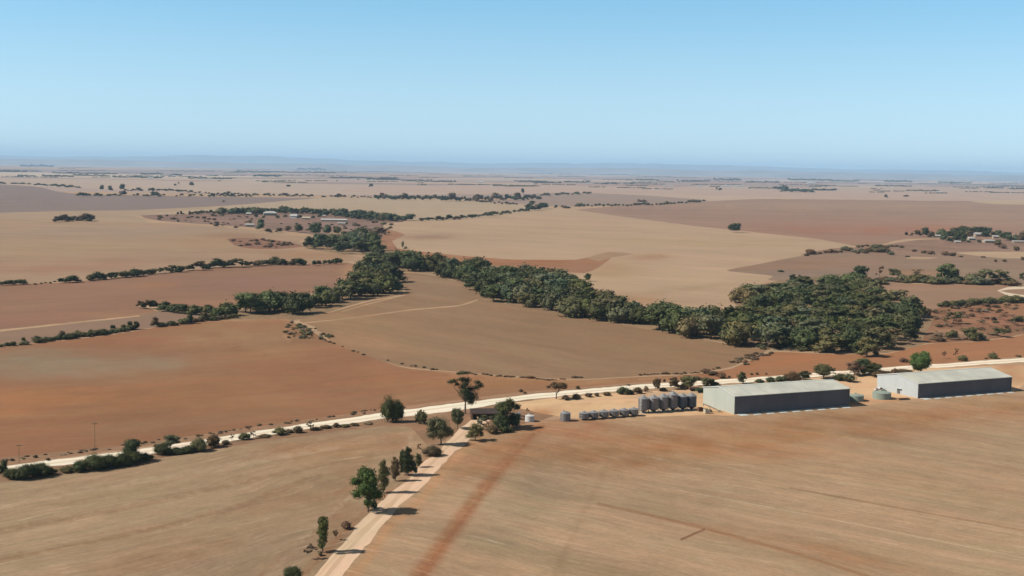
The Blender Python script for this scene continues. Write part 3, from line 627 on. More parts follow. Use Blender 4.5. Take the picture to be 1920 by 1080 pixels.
def crown_arrays(clumps, n, size, seed, core=0.6, zshift=0):
    """leaf-sized faces spread through ellipsoid clumps (x, y, z, rx, ry, rz); returns co, quads, cols, tris, tcols"""
    R = np.random.RandomState(seed)
    vol = np.array([(c[3] * c[4] + c[3] * c[5] + c[4] * c[5]) for c in clumps]); cnt = np.maximum(6, (n * vol / vol.sum()).astype(int))
    CO, CC, TV, TT, TC = [], [], [], [], []
    for k, (c, m_) in enumerate(zip(clumps, cnt)):
        d = R.normal(size=(m_, 3)); d /= np.linalg.norm(d, axis=1)[:, None]
        rad = R.uniform(0.45, 1.12, m_) ** 0.6
        lump = 0.78 + 0.5 * vnoise(d[:, 0] * 2.1 + seed, d[:, 1] * 2.1 + d[:, 2] * 1.7, k)
        p = np.array(c[:3]) + d * np.array(c[3:6]) * (rad * lump)[:, None]
        nrm = d * 0.9 + R.normal(size=(m_, 3)) * 0.75; nrm /= np.linalg.norm(nrm, axis=1)[:, None]
        a = np.cross(nrm, R.normal(size=(m_, 3))); a /= np.linalg.norm(a, axis=1)[:, None]; b = np.cross(nrm, a)
        s = (size * R.uniform(0.55, 1.25, m_))[:, None]
        q = np.stack([p - a * s - b * s * .6, p + a * s - b * s * .5, p + a * s * .8 + b * s * .6, p - a * s * .9 + b * s * .55], 1)
        CO.append(q.reshape(-1, 3))
        tone = R.uniform(0.86, 1.14)
        v = tone * R.uniform(0.72, 1.28, m_); h = R.uniform(-0.14, 0.14, m_)
        CC.append(np.stack([v * (1 + h + 0.06 * R.normal()), v, v * (1 - h)], 1))
        if core > 0:
            TV.append(np.array(c[:3]) + ICO_V * np.array(c[3:6]) * core); TT.append(ICO_F + 12 * len(TT)); TC.append(np.full((20, 3), 0.75 * tone))
    co = np.concatenate(CO); nq = len(co) // 4
    quads = np.arange(nq * 4).reshape(nq, 4); cols = np.concatenate(CC)
    if core > 0:
        tris = np.concatenate(TT) + len(co); co = np.concatenate([co] + TV); return co, quads, cols, tris, np.concatenate(TC)
    return co, quads, cols, None, None

def clump_set(kind, seed):
    R = random.Random(seed * 31 + 5); U = R.uniform; cl = []
    if kind == 'gum':          # spreading broken crown on forked limbs
        for i in range(13):
            a = U(0, 6.28); r = U(0.05, 0.36); z = U(0.5, 0.88) - r * 0.25
            s = U(0.10, 0.19); cl.append((r * math.cos(a), r * math.sin(a), z, s, s, s * 0.62))
    elif kind == 'round':      # full dense crown almost to the ground
        for i in range(12):
            a = U(0, 6.28); r = U(0.0, 0.30); z = U(0.34, 0.86) - r * 0.3
            s = U(0.15, 0.24); cl.append((r * math.cos(a), r * math.sin(a), z, s, s, s * 0.8))
        cl.append((0, 0, 0.5, 0.3, 0.3, 0.34))
    elif kind == 'egg':        # big dense egg-shaped crown on a leaning trunk
        for i in range(16):
            a = U(0, 6.28); z = U(0.34, 0.9); w = 0.36 * math.sin(math.pi * min(1, (z - 0.12) / 0.86)) ** 0.7; r = U(0.2, 1) * w
            s = U(0.13, 0.2); cl.append((r * math.cos(a) - 0.02, r * math.sin(a), z, s, s, s * 0.72))
        cl.append((0, 0, 0.6, 0.3, 0.3, 0.26)); cl.append((0.12, 0, 0.24, .12, .12, .1))
    elif kind == 'column':
        for i in range(12):
            z = 0.16 + 0.78 * i / 11; w = 0.34 * math.sin(math.pi * min(1, 0.12 + 0.83 * i / 11)) ** 0.5
            cl.append((U(-.12, .12), U(-.12, .12), z, w * U(.8, 1.2), w * U(.8, 1.2), 0.085))
    elif kind == 'twin':       # two narrow tops on one stem
        for i in range(9): cl.append((U(-.08, .1) + 0.1, U(-.1, .1), 0.2 + 0.72 * i / 8, U(.16, .26), U(.16, .26), 0.075))
        for i in range(6): cl.append((U(-.06, .04) - 0.24, U(-.1, .1), 0.4 + 0.48 * i / 5, U(.12, .2), U(.12, .2), 0.07))
    elif kind == 'bush':
        for i in range(12):
            a = U(0, 6.28); r = U(0, 0.34); s = U(0.13, 0.22)
            cl.append((r * math.cos(a), r * math.sin(a), 0.52 - r * 0.7 + U(-.08, .08), s, s, s * 1.5))
        cl.append((0, 0, 0.38, 0.38, 0.38, 0.4))
    elif kind == 'thin':       # open scraggly crown
        for i in range(9):
            a = U(0, 6.28); r = U(0.08, 0.36); z = U(0.42, 0.9) - r * 0.2
            s = U(0.07, 0.13); cl.append((r * math.cos(a), r * math.sin(a), z, s, s, s * 0.6))
    elif kind == 'umbrella':
        for i in range(12):
            a = U(0, 6.28); r = U(0.05, 0.40); s = U(0.10, 0.15)
            cl.append((r * math.cos(a), r * math.sin(a), 0.80 - r * 0.45 + U(-.04, .04), s, s, s * 0.85))
        cl.append((0, 0, .66, .22, .22, .16))
    elif kind == 'tallgum':    # flat separate top, spreading middle, bright lower bunch
        cl += [(-.06, 0, .95, .16, .15, .035), (-.16, .05, .93, .10, .1, .03), (.06, 0, .955, .1, .1, .03)]
        cl += [(-.3, 0, .76, .12, .1, .05), (-.4, .04, .73, .09, .09, .045), (-.22, .05, .68, .09, .09, .045), (-.1, 0, .80, .13, .12, .05), (.04, .04, .78, .12, .12, .07), (0, -.05, .70, .15, .12, .07), (-.05, .06, .62, .12, .12, .06),
               (.32, 0, .74, .11, .1, .05), (.4, .03, .66, .10, .1, .06), (.28, -.03, .62, .12, .1, .06), (.14, .05, .58, .12, .12, .06)]
        cl += [(.1, 0, .46, .25, .23, .10), (.14, .04, .36, .21, .19, .08), (.0, -.04, .54, .2, .18, .08), (.15, 0, .27, .13, .12, .06)]
    elif kind == 'big':        # broad heavy crown of several domes
        for i in range(18):
            a = U(0, 6.28); r = U(0.05, 0.38); z = U(0.36, 0.86) - r * 0.42
            s = U(0.11, 0.19); cl.append((r * math.cos(a), r * math.sin(a), z, s, s, s * 0.75))
        cl.append((0, 0, 0.46, 0.28, 0.28, 0.32))
    return cl

def trunk_mb(kind, clumps, seed):
    R = random.Random(seed); mb = MB()
    base_r = {'bush': 0.03, 'column': 0.05, 'twin': 0.05, 'tallgum': 0.03, 'thin': 0.022}.get(kind, 0.028)
    zf = {'gum': .3, 'round': .2, 'egg': .24, 'column': .25, 'twin': .22, 'bush': .15, 'thin': .3, 'umbrella': .32, 'tallgum': .28, 'big': .22}[kind]
    lean = R.uniform(-.03, .03)
    fork = (lean, R.uniform(-.02, .02), zf)
    mb.tube((0, 0, -0.04), (lean * .4, 0, zf * .5), base_r * 1.25, base_r, 7); mb.tube((lean * .4, 0, zf * .5), fork, base_r, base_r * .8, 7)
    if kind == 'bush':
        for _ in range(3):
            mb.tube((0, 0, -.03), (R.uniform(-.2, .2), R.uniform(-.2, .2), .4), base_r * .8, base_r * .3, 5)
        return mb
    for c in clumps[:11]:
        mid = ((fork[0] + c[0]) / 2 + R.uniform(-.03, .03), (fork[1] + c[1]) / 2, (fork[2] * .45 + c[2] * .55))
        mb.tube(fork, mid, base_r * .5, base_r * .3, 5, False); mb.tube(mid, c[:3], base_r * .3, base_r * .1, 5, False)
    return mb

LODS = {'hi': (5600, 0.016, 0.78), 'mid': (850, 0.034, 0.78), 'far': (120, 0.08, 0.85)}
PROTO = {}
def proto(kind, var, lod):
    k = (kind, var, lod)
    if k not in PROTO:
        n, sz, core = LODS[lod]
        cl = clump_set(kind, var + 1)
        if kind in ('thin', 'umbrella'): n = int(n * .6)
        if kind == 'tallgum': sz *= .55; core *= .8; n = int(n * 1.3)
        if kind in ('column', 'twin'): sz *= 1.1
        arr = crown_arrays(cl, n, sz, var * 13 + 3, core if kind != 'thin' else 0)
        co = arr[0].copy()
        if kind in ('column', 'twin', 'bush', 'thin', 'gum', 'umbrella', 'round', 'big', 'egg', 'tallgum'):
            co[:, 2] = np.maximum(co[:, 2], 0.0)
            s = 1.0 / max(np.percentile(co[:, 2], 99.5), 1e-3); co[:, 2] *= s
            wx = np.percentile(np.abs(co[:, :2]), 98.5); co[:, :2] *= 0.5 / wx
        arr = (co,) + arr[1:]
        crown = mesh_arrays('crown', *arr, mat=M_LEAF)
        mb = trunk_mb(kind, [(c[0] * 0.5 / wx, c[1] * 0.5 / wx, c[2] * s) for c in cl], var + 5)
        me = bpy.data.meshes.new('trunk'); me.from_pydata(mb.v, [], mb.f); me.materials.append(M_BARK); me.update()
        PROTO[k] = (crown, me, arr)
    return PROTO[k]

G_DARK = (0.046, 0.052, 0.019); G_MID = (0.068, 0.080, 0.028); G_OLIVE = (0.092, 0.086, 0.036); G_GREY = (0.104, 0.108, 0.058)
G_BRIGHT = (0.058, 0.084, 0.020); G_BROWN = (0.094, 0.064, 0.032); G_RED = (0.125, 0.072, 0.042); G_DRY = (0.16, 0.12, 0.078); G_BLUE = (0.070, 0.084, 0.040)
TINTW = {G_DARK: 'dark green', G_MID: 'green', G_OLIVE: 'olive', G_GREY: 'grey-green', G_BRIGHT: 'bright green', G_BROWN: 'brown-green', G_RED: 'red-brown', G_DRY: 'dry straw-grey', G_BLUE: 'blue-green'}
PLANTS = []      # dicts, instantiated at the end so that only the largest stay individual
def plant(px, py, w, h, kind, tint, label, cat='tree', group=None, name=None, var=None, rz=None):
    PLANTS.append(dict(px=px, py=py, w=w, h=h, kind=kind, tint=tint, label=label, cat=cat, group=group,
                       name=name or {'tree': 'gum_tree', 'shrub': 'shrub'}[cat], var=var if var is not None else rnd.randrange(3), rz=rz if rz is not None else rnd.uniform(0, 6.28)))

for i_, (x_, w_) in enumerate([(480, 10), (494, 8), (520, 10), (534, 9), (562, 10), (586, 9), (600, 12), (652, 14), (664, 12), (1806, 12), (1836, 9), (1872, 12), (1782, 14), (1816, 8)]):
    PLANTS.append(dict(px=x_, py=(408 if x_ < 900 else 454) + i_ % 3, w=w_, h=w_ * .62, kind='round', tint=G_BLUE if i_ % 2 else G_DARK, label='%s tree in front of the %s homestead roofs' % ('low blue-green' if i_ % 2 else 'low dark', 'creek' if x_ < 900 else 'right-hand'), cat='tree', group='low trees before the homestead roofs', name='gum_tree', var=i_ % 3, rz=i_ * 1.7))
# named single trees near the road and along the driveway
T = plant
T(690, 960, 56, 83, 'egg', G_BRIGHT, 'big round bright green tree, largest on the driveway edge')
T(719, 924, 22, 62, 'column', G_OLIVE, 'tall slim olive tree next to the big round driveway tree')
T(741, 902, 18, 45, 'column', G_BROWN, 'slim brown-green driveway tree just below the twin dark spires')
T(754, 890, 14, 48, 'column', G_DARK, 'dark narrow spire, shorter of two touching driveway conifers', name='cypress_tree')
T(764, 892, 24, 54, 'column', G_DARK, 'tallest dark pointed conifer beside the driveway', name='cypress_tree')
T(776, 890, 16, 26, 'round', G_BLUE, 'small blue-green tree at the foot of the dark conifer')
T(785, 876, 15, 26, 'column', G_OLIVE, 'short stout olive tree above the dark driveway conifers')
T(787, 849, 10, 17, 'thin', G_BROWN, 'thin brown sapling left of the dome-shaped brown bush')
T(810, 854, 34, 20, 'bush', G_BROWN, 'dome-shaped dark brown bush at the driveway edge', 'shrub')
T(827, 834, 48, 52, 'big', G_GREY, 'grey-green tree with bare trunk where the driveway bends')
T(858, 804, 28, 38, 'big', G_OLIVE, 'small olive tree below the tallest gum')
T(891, 826, 32, 32, 'big', G_OLIVE, 'low olive tree on the right edge of the driveway mouth')
T(872, 776, 58, 80, 'tallgum', G_DARK, 'tallest gum with separate flat top beside the gravel road', var=0, rz=0.0)
T(727, 791, 30, 49, 'bush', G_DARK, 'dense dark tree pair, left half, on the road verge')
T(743, 791, 26, 42, 'bush', G_MID, 'lower right half of the dense dark verge tree pair')
T(790, 794, 25, 26, 'bush', G_OLIVE, 'round olive tree right of the dense dark verge pair')
T(951, 803, 46, 56, 'umbrella', G_DARK, 'broad dark gum spreading over the old farm shed')
T(938, 806, 40, 34, 'bush', G_DARK, 'dark bushy tree in front of the old farm shed')
T(962, 800, 30, 28, 'bush', G_DARK, 'dark bushy tree at the right end of the old farm shed')
T(916, 803, 30, 26, 'thin', G_GREY, 'pale grey sparse tree in front of the old farm shed')
T(966, 781, 24, 24, 'umbrella', G_DARK, 'dark flat-topped tree behind the white farm tank')
T(903, 806, 18, 22, 'thin', G_GREY, 'small pale twiggy tree at the driveway mouth')
T(925, 812, 30, 14, 'bush', G_BROWN, 'brown low scrub under the pale sparse tree by the old shed', 'shrub')
T(945, 810, 26, 12, 'bush', G_DARK, 'dark low scrub at the foot of the broad dark gum', 'shrub')
T(990, 775, 7, 10, 'thin', G_BROWN, 'tiny brown sapling behind the white farm tank')
T(1043, 748, 38, 31, 'umbrella', G_BROWN, 'flat-topped brown acacia on the roadside left of the silos')
T(605, 1036, 27, 68, 'twin', G_MID, 'slim two-topped dark tree at the bottom of the driveway')
T(630, 1012, 13, 20, 'thin', G_BROWN, 'small scraggly shrub right of the two-topped tree', 'shrub')
T(577, 1048, 20, 30, 'thin', G_DRY, 'dry grey sapling left of the two-topped tree')
T(600, 1042, 11, 9, 'bush', G_BROWN, 'small brown shrub at the foot of the two-topped tree', 'shrub')
T(592, 1035, 9, 10, 'thin', G_RED, 'tiny reddish shrub left of the two-topped tree', 'shrub')
T(650, 991, 23, 14, 'bush', G_RED, 'rust-brown low bush between the two-topped and the big round tree', 'shrub')
T(701, 953, 15, 18, 'bush', G_DARK, 'small dark bush at the foot of the big round tree', 'shrub')
T(550, 1088, 38, 26, 'bush', G_DARK, 'dark bush cut by the bottom edge left of the driveway', 'shrub')
T(248, 864, 35, 42, 'round', G_DARK, 'dark double-domed tree rising from the long road hedge')
T(6, 893, 16, 32, 'round', G_DARK, 'dark tree at the left end of the road hedge')
T(319, 846, 40, 30, 'gum', G_GREY, 'grey-green tree with open trunks on the road verge')
T(1376, 436, 26, 18, 'round', G_DARK, 'lone round dark tree on the far edge of the cream field')
T(1102, 527, 13, 15, 'round', G_MID, 'small round tree standing apart right of the creek wood')
T(1112, 557, 16, 16, 'round', G_BROWN, 'brown round tree at the right bend of the creek wood')
T(1202, 386, 19, 12, 'umbrella', G_BROWN, 'flat brown tree in the far hedge above the cream field')
T(360, 349, 11, 8, 'round', G_BROWN, 'lone far tree, roundest of three on the plain')
T(336, 349, 5, 8, 'thin', G_BROWN, 'lone far tree, thinnest of three on the plain')
T(328, 348, 7, 4, 'bush', G_BROWN, 'low far bush beside a thin tree on the plain', 'shrub')
T(190, 357, 8, 10, 'round', G_DARK, 'far tree, leftmost of three rising over the far hedge')
T(207, 358, 10, 10, 'round', G_DARK, 'far tree, middle of three rising over the far hedge')
T(228, 357, 10, 12, 'round', G_DARK, 'far tree, tallest of three rising over the far hedge')
T(695, 351, 9, 7, 'round', G_DARK, 'lone far round tree above the long far belt')
T(540, 350, 8, 4, 'bush', G_DARK, 'lone far low bush on a pale strip', 'shrub')
T(420, 382, 6, 7, 'thin', G_BROWN, 'lone far tree in the grey fallow field')
T(961, 353, 5, 7, 'thin', G_BROWN, 'lone far thin tree right of the far belt')
T(1661, 371, 7, 7, 'round', G_BROWN, 'lone far tree in the reddish plain')
T(1699, 369, 10, 4, 'bush', G_BROWN, 'low far bush right of the lone reddish-plain tree', 'shrub')
T(1343, 358, 7, 8, 'thin', G_DARK, 'lone far tree near the pale far sheds')
T(1350, 357, 8, 5, 'round', G_DARK, 'far bushy tree near the pale far sheds')
T(1726, 700, 46, 40, 'big', G_BRIGHT, 'bright green tree behind the right-hand shed')
T(1722, 700, 22, 24, 'round', G_BRIGHT, 'low bright green bush beneath the bright tree', 'shrub')
T(1391, 719, 18, 22, 'column', G_DARK, 'square dark cypress behind the left-hand shed', name='cypress_tree')
T(1380, 508, 0.1, 0.1, 'bush', G_BROWN, 'x') if False else None
T(1464, 510, 12, 4, 'bush', G_DARK, 'low dark bush on the wedge field', 'shrub')
# shrubs along the near side of the road, left of the driveway
for i, (x, y, w, h, t, k) in enumerate([(22, 898, 34, 20, G_DARK, 'bush'), (48, 897, 46, 27, G_DARK, 'bush'), (76, 893, 44, 25, G_DARK, 'bush'), (94, 890, 26, 15, G_DARK, 'bush'), (126, 885, 30, 12, G_OLIVE, 'bush'),
        (152, 883, 36, 20, G_DARK, 'bush'), (176, 880, 48, 30, G_DARK, 'bush'), (204, 877, 42, 24, G_DARK, 'bush'), (228, 873, 36, 26, G_DARK, 'bush'), (250, 869, 40, 24, G_DARK, 'bush'), (272, 864, 30, 16, G_DARK, 'bush'),
        (306, 853, 34, 20, G_DARK, 'bush'), (330, 850, 34, 12, G_DARK, 'bush'), (352, 848, 34, 13, G_DARK, 'bush'), (374, 845, 34, 26, G_OLIVE, 'bush'), (402, 838, 30, 23, G_BROWN, 'bush'), (424, 833, 18, 8, G_BROWN, 'bush'), (434, 826, 10, 12, G_DRY, 'thin'),
        (457, 824, 22, 13, G_OLIVE, 'bush'), (476, 822, 14, 14, G_DRY, 'thin'), (497, 819, 26, 5, G_BROWN, 'bush'), (523, 815, 26, 15, G_OLIVE, 'bush'), (541, 811, 18, 7, G_BROWN, 'bush'), (557, 811, 20, 13, G_BROWN, 'bush'), (582, 808, 14, 18, G_DRY, 'thin'), (592, 806, 24, 6, G_BROWN, 'bush'),
        (612, 803, 22, 6, G_BROWN, 'bush'), (631, 801, 14, 9, G_BROWN, 'bush'), (648, 800, 20, 5, G_OLIVE, 'bush'), (664, 798, 18, 5, G_BROWN, 'bush'), (690, 795, 20, 5, G_DRY, 'bush')]):
    T(x, y, w, h, k, t, '%s %s, %s from left along near road verge' % (TINTW[t], 'shrub' if k == 'bush' else 'twiggy shrub', ordw(i + 1)), 'shrub', 'shrubs along the near road verge')
# shrubs behind the silos and sheds
for i, (x, y, w, h, t, k) in enumerate([(1060, 750, 15, 10, G_BROWN, 'bush'), (1081, 748, 17, 11, G_BROWN, 'bush'), (1104, 744, 15, 8, G_BROWN, 'bush'), (1118, 743, 12, 7, G_BROWN, 'bush'), (1139, 742, 14, 8, G_BROWN, 'bush'),
        (1168, 739, 24, 14, G_DARK, 'bush'), (1182, 739, 16, 9, G_DARK, 'bush'), (1196, 738, 18, 12, G_BROWN, 'bush'), (1211, 735, 9, 12, G_DRY, 'bush'), (1231, 733, 15, 22, G_BROWN, 'gum'), (1244, 733, 14, 6, G_BROWN, 'bush'), (1264, 730, 18, 21, G_BROWN, 'gum'), (1282, 729, 14, 10, G_DRY, 'bush'),
        (1290, 729, 30, 23, G_OLIVE, 'gum'), (1308, 724, 20, 16, G_OLIVE, 'umbrella'), (1326, 727, 26, 18, G_OLIVE, 'gum'), (1340, 727, 20, 10, G_DARK, 'bush'), (1423, 719, 14, 8, G_DARK, 'bush'), (1444, 718, 18, 10, G_DARK, 'bush'), (1466, 716, 20, 10, G_DARK, 'bush'),
        (1486, 715, 28, 17, G_BROWN, 'bush'), (1509, 713, 24, 16, G_DARK, 'gum'), (1544, 710, 34, 23, G_OLIVE, 'gum'), (1562, 706, 14, 16, G_OLIVE, 'thin'), (1574, 713, 22, 12, G_DARK, 'bush'), (1592, 716, 24, 14, G_OLIVE, 'bush'), (1602, 704, 26, 24, G_RED, 'gum'),
        (1618, 702, 30, 26, G_MID, 'gum'), (1634, 703, 34, 20, G_DARK, 'gum'), (1648, 706, 30, 12, G_BROWN, 'bush'), (1664, 704, 22, 8, G_BROWN, 'bush'), (1678, 700, 12, 9, G_RED, 'bush'), (1696, 698, 30, 5, G_BROWN, 'bush')]):
    if x > 1225: w *= 1.2; h *= 1.12; k = {'gum': 'big'}.get(k, k)
    if k in ('big', 'umbrella'): T(x, y, w, h, k, t, '%s small tree, %s plant from left between sheds and road' % (TINTW[t], ordw(i + 1)), 'tree', 'small trees between sheds and road')
    else: T(x, y, w, h, k, t, '%s shrub, %s plant from left between sheds and road' % (TINTW[t], ordw(i + 1)), 'shrub', 'shrubs between sheds and road')
# plants on the orange ground north of the road
for i, (x, y, w, h, t, k) in enumerate([(977, 735, 8, 6, G_BROWN, 'bush'), (984, 738, 6, 4, G_BROWN, 'bush'), (1083, 729, 9, 6, G_BROWN, 'bush'), (1178, 723, 7, 3, G_BROWN, 'bush'), (1245, 716, 6, 6, G_BROWN, 'bush'), (1322, 700, 18, 9, G_RED, 'bush'), (1338, 703, 24, 7, G_BROWN, 'bush'), (1352, 709, 20, 12, G_RED, 'bush'),
        (1367, 708, 6, 4, G_BROWN, 'bush'), (1409, 703, 6, 4, G_BROWN, 'bush'), (1420, 703, 6, 5, G_BROWN, 'bush'), (1437, 702, 5, 3, G_BROWN, 'bush'), (1694, 679, 16, 8, G_RED, 'bush'), (1770, 672, 9, 14, G_RED, 'thin'), (1792, 671, 9, 18, G_RED, 'thin'),
        (1806, 677, 18, 11, G_OLIVE, 'bush'), (1862, 672, 20, 12, G_OLIVE, 'bush'), (1849, 673, 7, 3, G_BROWN, 'bush'), (1910, 669, 14, 4, G_BROWN, 'bush'), (90, 863, 9, 5, G_BROWN, 'bush'), (66, 858, 9, 5, G_BROWN, 'bush'), (22, 864, 8, 5, G_BROWN, 'bush'), (292, 838, 8, 6, G_BROWN, 'bush'), (260, 829, 6, 4, G_BROWN, 'bush')]):
    T(x, y, w, h, k, t, '%s shrub, %s of the scattered ones beyond the road' % (TINTW[t], ordw(i + 1)), 'shrub', 'scattered shrubs beyond the road')
for i in range(80):     # fine dry scrub along the far verge
    x = rnd.uniform(5, 760); y = float(np.interp(x, [0, 240, 480, 750], [866, 838, 803, 766])) - rnd.uniform(-1, 5)
    T(x, y, rnd.uniform(3, 13), rnd.uniform(1.2, 3.2), 'bush', rnd.choice([G_BROWN, G_DRY, G_DRY, G_RED]), 'small dry tussock along the far edge of the road', 'shrub', 'dry tussocks along the far road edge')

def row(pts, step, w, h, kinds, tints, phrase, group, cat='tree', gap=0.0, dyj=1.0, hump=0.35):
    """plants along a pixel polyline, left to right; each label counts from the left end"""
    pts = [np.array(p, float) for p in pts]; k = 0
    seg = [np.hypot(*(pts[i + 1] - pts[i])) for i in range(len(pts) - 1)]; total = sum(seg); s = 0.0; n = 0
    while s < total:
        q = s; i = 0
        while i < len(seg) - 1 and q > seg[i]: q -= seg[i]; i += 1
        p = pts[i] + (pts[i + 1] - pts[i]) * (q / seg[i])
        if rnd.random() > gap:
            n += 1; big = 1 + (hump if rnd.random() < .2 else 0) * rnd.random() * 2; f = rnd.uniform(.7, 1.15) * big; t = rnd.choice(tints); kd = rnd.choice(kinds)
            size = 'tall' if f > 1.3 else ('low' if f < .82 else 'mid-sized')
            T(p[0], p[1] + rnd.uniform(-dyj, dyj), w * f * rnd.uniform(.85, 1.2), h * f, kd, t, '%s %s %s, %s from left %s' % (size, TINTW[t], 'tree' if cat == 'tree' else 'shrub', ordw(n), phrase), cat, group)
        s += step * rnd.uniform(.75, 1.25)
MALLEE = [G_DARK, G_DARK, G_OLIVE, G_BROWN]
row([(2, 535), (52, 533)], 9, 15, 10, ['round'], [G_DARK, G_MID], 'in the left end of the long field hedge', 'trees in the long field hedge')
row([(66, 533), (110, 529)], 9, 7, 3, ['bush'], [G_BROWN], 'in the gap of the long field hedge', 'low shrubs in the field hedge gap', 'shrub')
row([(118, 531), (145, 529)], 9, 20, 12, ['round'], [G_DARK, G_MID], 'in the dense start of the long field hedge', 'trees in the long field hedge')
row([(165, 526), (220, 521), (300, 513), (400, 503), (500, 497), (575, 497)], 7.2, 16, 11, ['bush', 'round', 'gum'], MALLEE, 'along the long field hedge', 'trees in the long field hedge', gap=.08)
row([(590, 497), (642, 495)], 8, 12, 10, ['round'], MALLEE, 'at the right end of the long field hedge', 'trees in the long field hedge')
row([(2, 650), (52, 645)], 11, 16, 8, ['bush'], [G_DARK, G_OLIVE], 'in the left stretch of the shrub fence line', 'shrubs of the fence line', 'shrub')
row([(68, 643), (140, 633), (210, 625), (255, 617)], 9, 17, 9, ['bush'], [G_DARK, G_OLIVE], 'in the middle stretch of the shrub fence line', 'shrubs of the fence line', 'shrub')
row([(300, 612), (340, 608), (365, 604), (400, 600), (450, 596)], 10, 17, 8, ['bush'], [G_OLIVE, G_BROWN, G_DARK], 'in the right stretch of the shrub fence line', 'shrubs of the fence line', 'shrub')
for i, (x, y, w, h, t) in enumerate([(45, 641, 9, 9, G_OLIVE), (116, 635, 14, 15, G_BROWN), (144, 627, 9, 8, G_OLIVE), (169, 624, 11, 6, G_OLIVE), (213, 618, 12, 9, G_DARK), (231, 619, 12, 11, G_OLIVE), (245, 617, 11, 15, G_DARK), (257, 618, 11, 16, G_DARK), (290, 613, 15, 19, G_BROWN), (357, 606, 15, 17, G_DARK), (385, 601, 15, 16, G_BROWN), (339, 607, 9, 8, G_OLIVE)]):
    T(x, y, w, h, 'round', t, '%s tree, %s from the left over the shrub fence line' % (TINTW[t], ordw(i + 1)), 'tree', 'trees over the shrub fence line')
row([(404, 594), (436, 592)], 9, 22, 18, ['bush'], [G_DARK, G_MID], 'where the short hedge meets the left creek wood', 'trees in the short hedge')
row([(1650, 528), (1760, 531), (1915, 535)], 11, 22, 9, ['bush'], [G_GREY, G_OLIVE, G_BROWN], 'under the row above the pinkish field', 'low shrubs above the pinkish field', 'shrub', dyj=2)
row([(262, 578), (292, 580)], 7, 16, 16, ['round', 'gum'], [G_DARK, G_BROWN], 'at the left tip of the short hedge by the pale track', 'trees in the short hedge')
row([(302, 582), (345, 589), (425, 592)], 6.5, 19, 17, ['round'], [G_DARK, G_OLIVE, G_MID], 'in the short hedge by the pale track', 'trees in the short hedge')
# far hedges
row([(146, 367), (300, 368), (370, 368), (470, 369)], 7, 8, 4.5, ['round'], MALLEE, 'in the far hedge over the grey field', 'trees in the far grey-field hedge', gap=.25, hump=.5)
row([(2, 344), (70, 347), (150, 352)], 7, 8, 3, ['bush'], [G_DARK], 'in the far slanting hedge at the left', 'shrubs in the far slanting hedge', 'shrub', gap=.2)
row([(235, 358), (310, 358), (400, 364), (520, 368), (640, 370), (700, 371)], 6, 7, 4, ['round'], MALLEE, 'in the far double hedge', 'trees in the far double hedge', gap=.2, hump=.4)
row([(705, 373), (760, 374), (860, 376), (925, 376), (1015, 374)], 4.6, 9, 8, ['round'], [G_DARK, G_BROWN], 'in the long far belt beyond the cream field', 'trees in the long far belt', hump=.6, dyj=2)
row([(1015, 368), (1110, 363)], 7, 8, 4, ['round'], MALLEE, 'in the thin far hedge right of the belt', 'trees in the thin far hedge', gap=.2)
row([(880, 378), (975, 385)], 7, 8, 4.5, ['round'], [G_BROWN], 'under the long far belt', 'trees under the long far belt', gap=.2)
for x, y, w, h in [(996, 387, 14, 11), (1013, 388, 8, 8), (1022, 389, 7, 9), (980, 363, 8, 10), (1042, 390, 7, 6)]: T(x, y, w, h, 'round', G_DARK, 'dark far tree in the loose clump at the field corner', 'tree', 'trees in the far field corner')
row([(1055, 390), (1070, 390)], 6, 10, 5, ['bush'], [G_BROWN], 'at the corner of the cream field', 'shrubs at the cream field corner', 'shrub')
row([(1025, 391), (960, 400), (860, 411), (790, 414)][::-1], 7, 10, 6, ['round'], MALLEE, 'in the hedge along the top of the big cream field', 'trees in the top hedge', hump=.6)
row([(1080, 387), (1180, 386), (1260, 383), (1325, 377)], 7, 8, 4.5, ['bush'], MALLEE, 'in the far hedge before the reddish field', 'shrubs in the far reddish-field hedge', 'shrub', gap=.1)
# big wood, creek woods
def inside(p, pl):
    x, y = p; c = False; j = len(pl) - 1
    for i in range(len(pl)):
        if (pl[i][1] > y) != (pl[j][1] > y) and x < (pl[j][0] - pl[i][0]) * (y - pl[i][1]) / (pl[j][1] - pl[i][1]) + pl[i][0]: c = not c
        j = i
    return c
def wood(pl, sx, sy, wk, hk, kinds, tints, where, group, y0=None, edge=None):
    ys = [p[1] for p in pl]; xs = [p[0] for p in pl]; y = min(ys) + 1; k = 0; cx = (min(xs) + max(xs)) / 2
    while y < max(ys):
        dyh = y - hor(cx); stx, sty = sx * dyh, sy * dyh
        x = min(xs) + (k % 2) * stx * .5
        while x < max(xs):
            p = (x + rnd.uniform(-.35, .35) * stx, y + rnd.uniform(-.4, .4) * sty)
            if inside(p, pl) and rnd.random() < .98:
                d = p[1] - hor(p[0]); f = rnd.uniform(.7, 1.28); t = rnd.choice(tints)
                fx = (p[0] - min(xs)) / (max(xs) - min(xs)); fy = (p[1] - min(ys)) / (max(ys) - min(ys))
                front = not inside((p[0], p[1] + sty * 1.5), pl); back = not inside((p[0], p[1] - sty * 1.5), pl)
                pos = 'on the near edge' if front else 'on the far edge' if back else 'inside'
                side = 'left third' if fx < .33 else 'right third' if fx > .67 else 'middle'
                size = 'tall' if f > 1.08 else 'short' if f < .85 else 'mid-height'
                T(p[0], p[1], wk * d * f * rnd.uniform(.85, 1.2), hk * d * f, rnd.choice(kinds), t, '%s %s gum %s the %s, %s' % (size, TINTW[t], pos + (' of' if pos != 'inside' else ''), where, side), 'tree', group)
            x += stx
        y += sty; k += 1
G_KHAKI = (0.115, 0.092, 0.044); TINTW[G_KHAKI] = 'khaki'
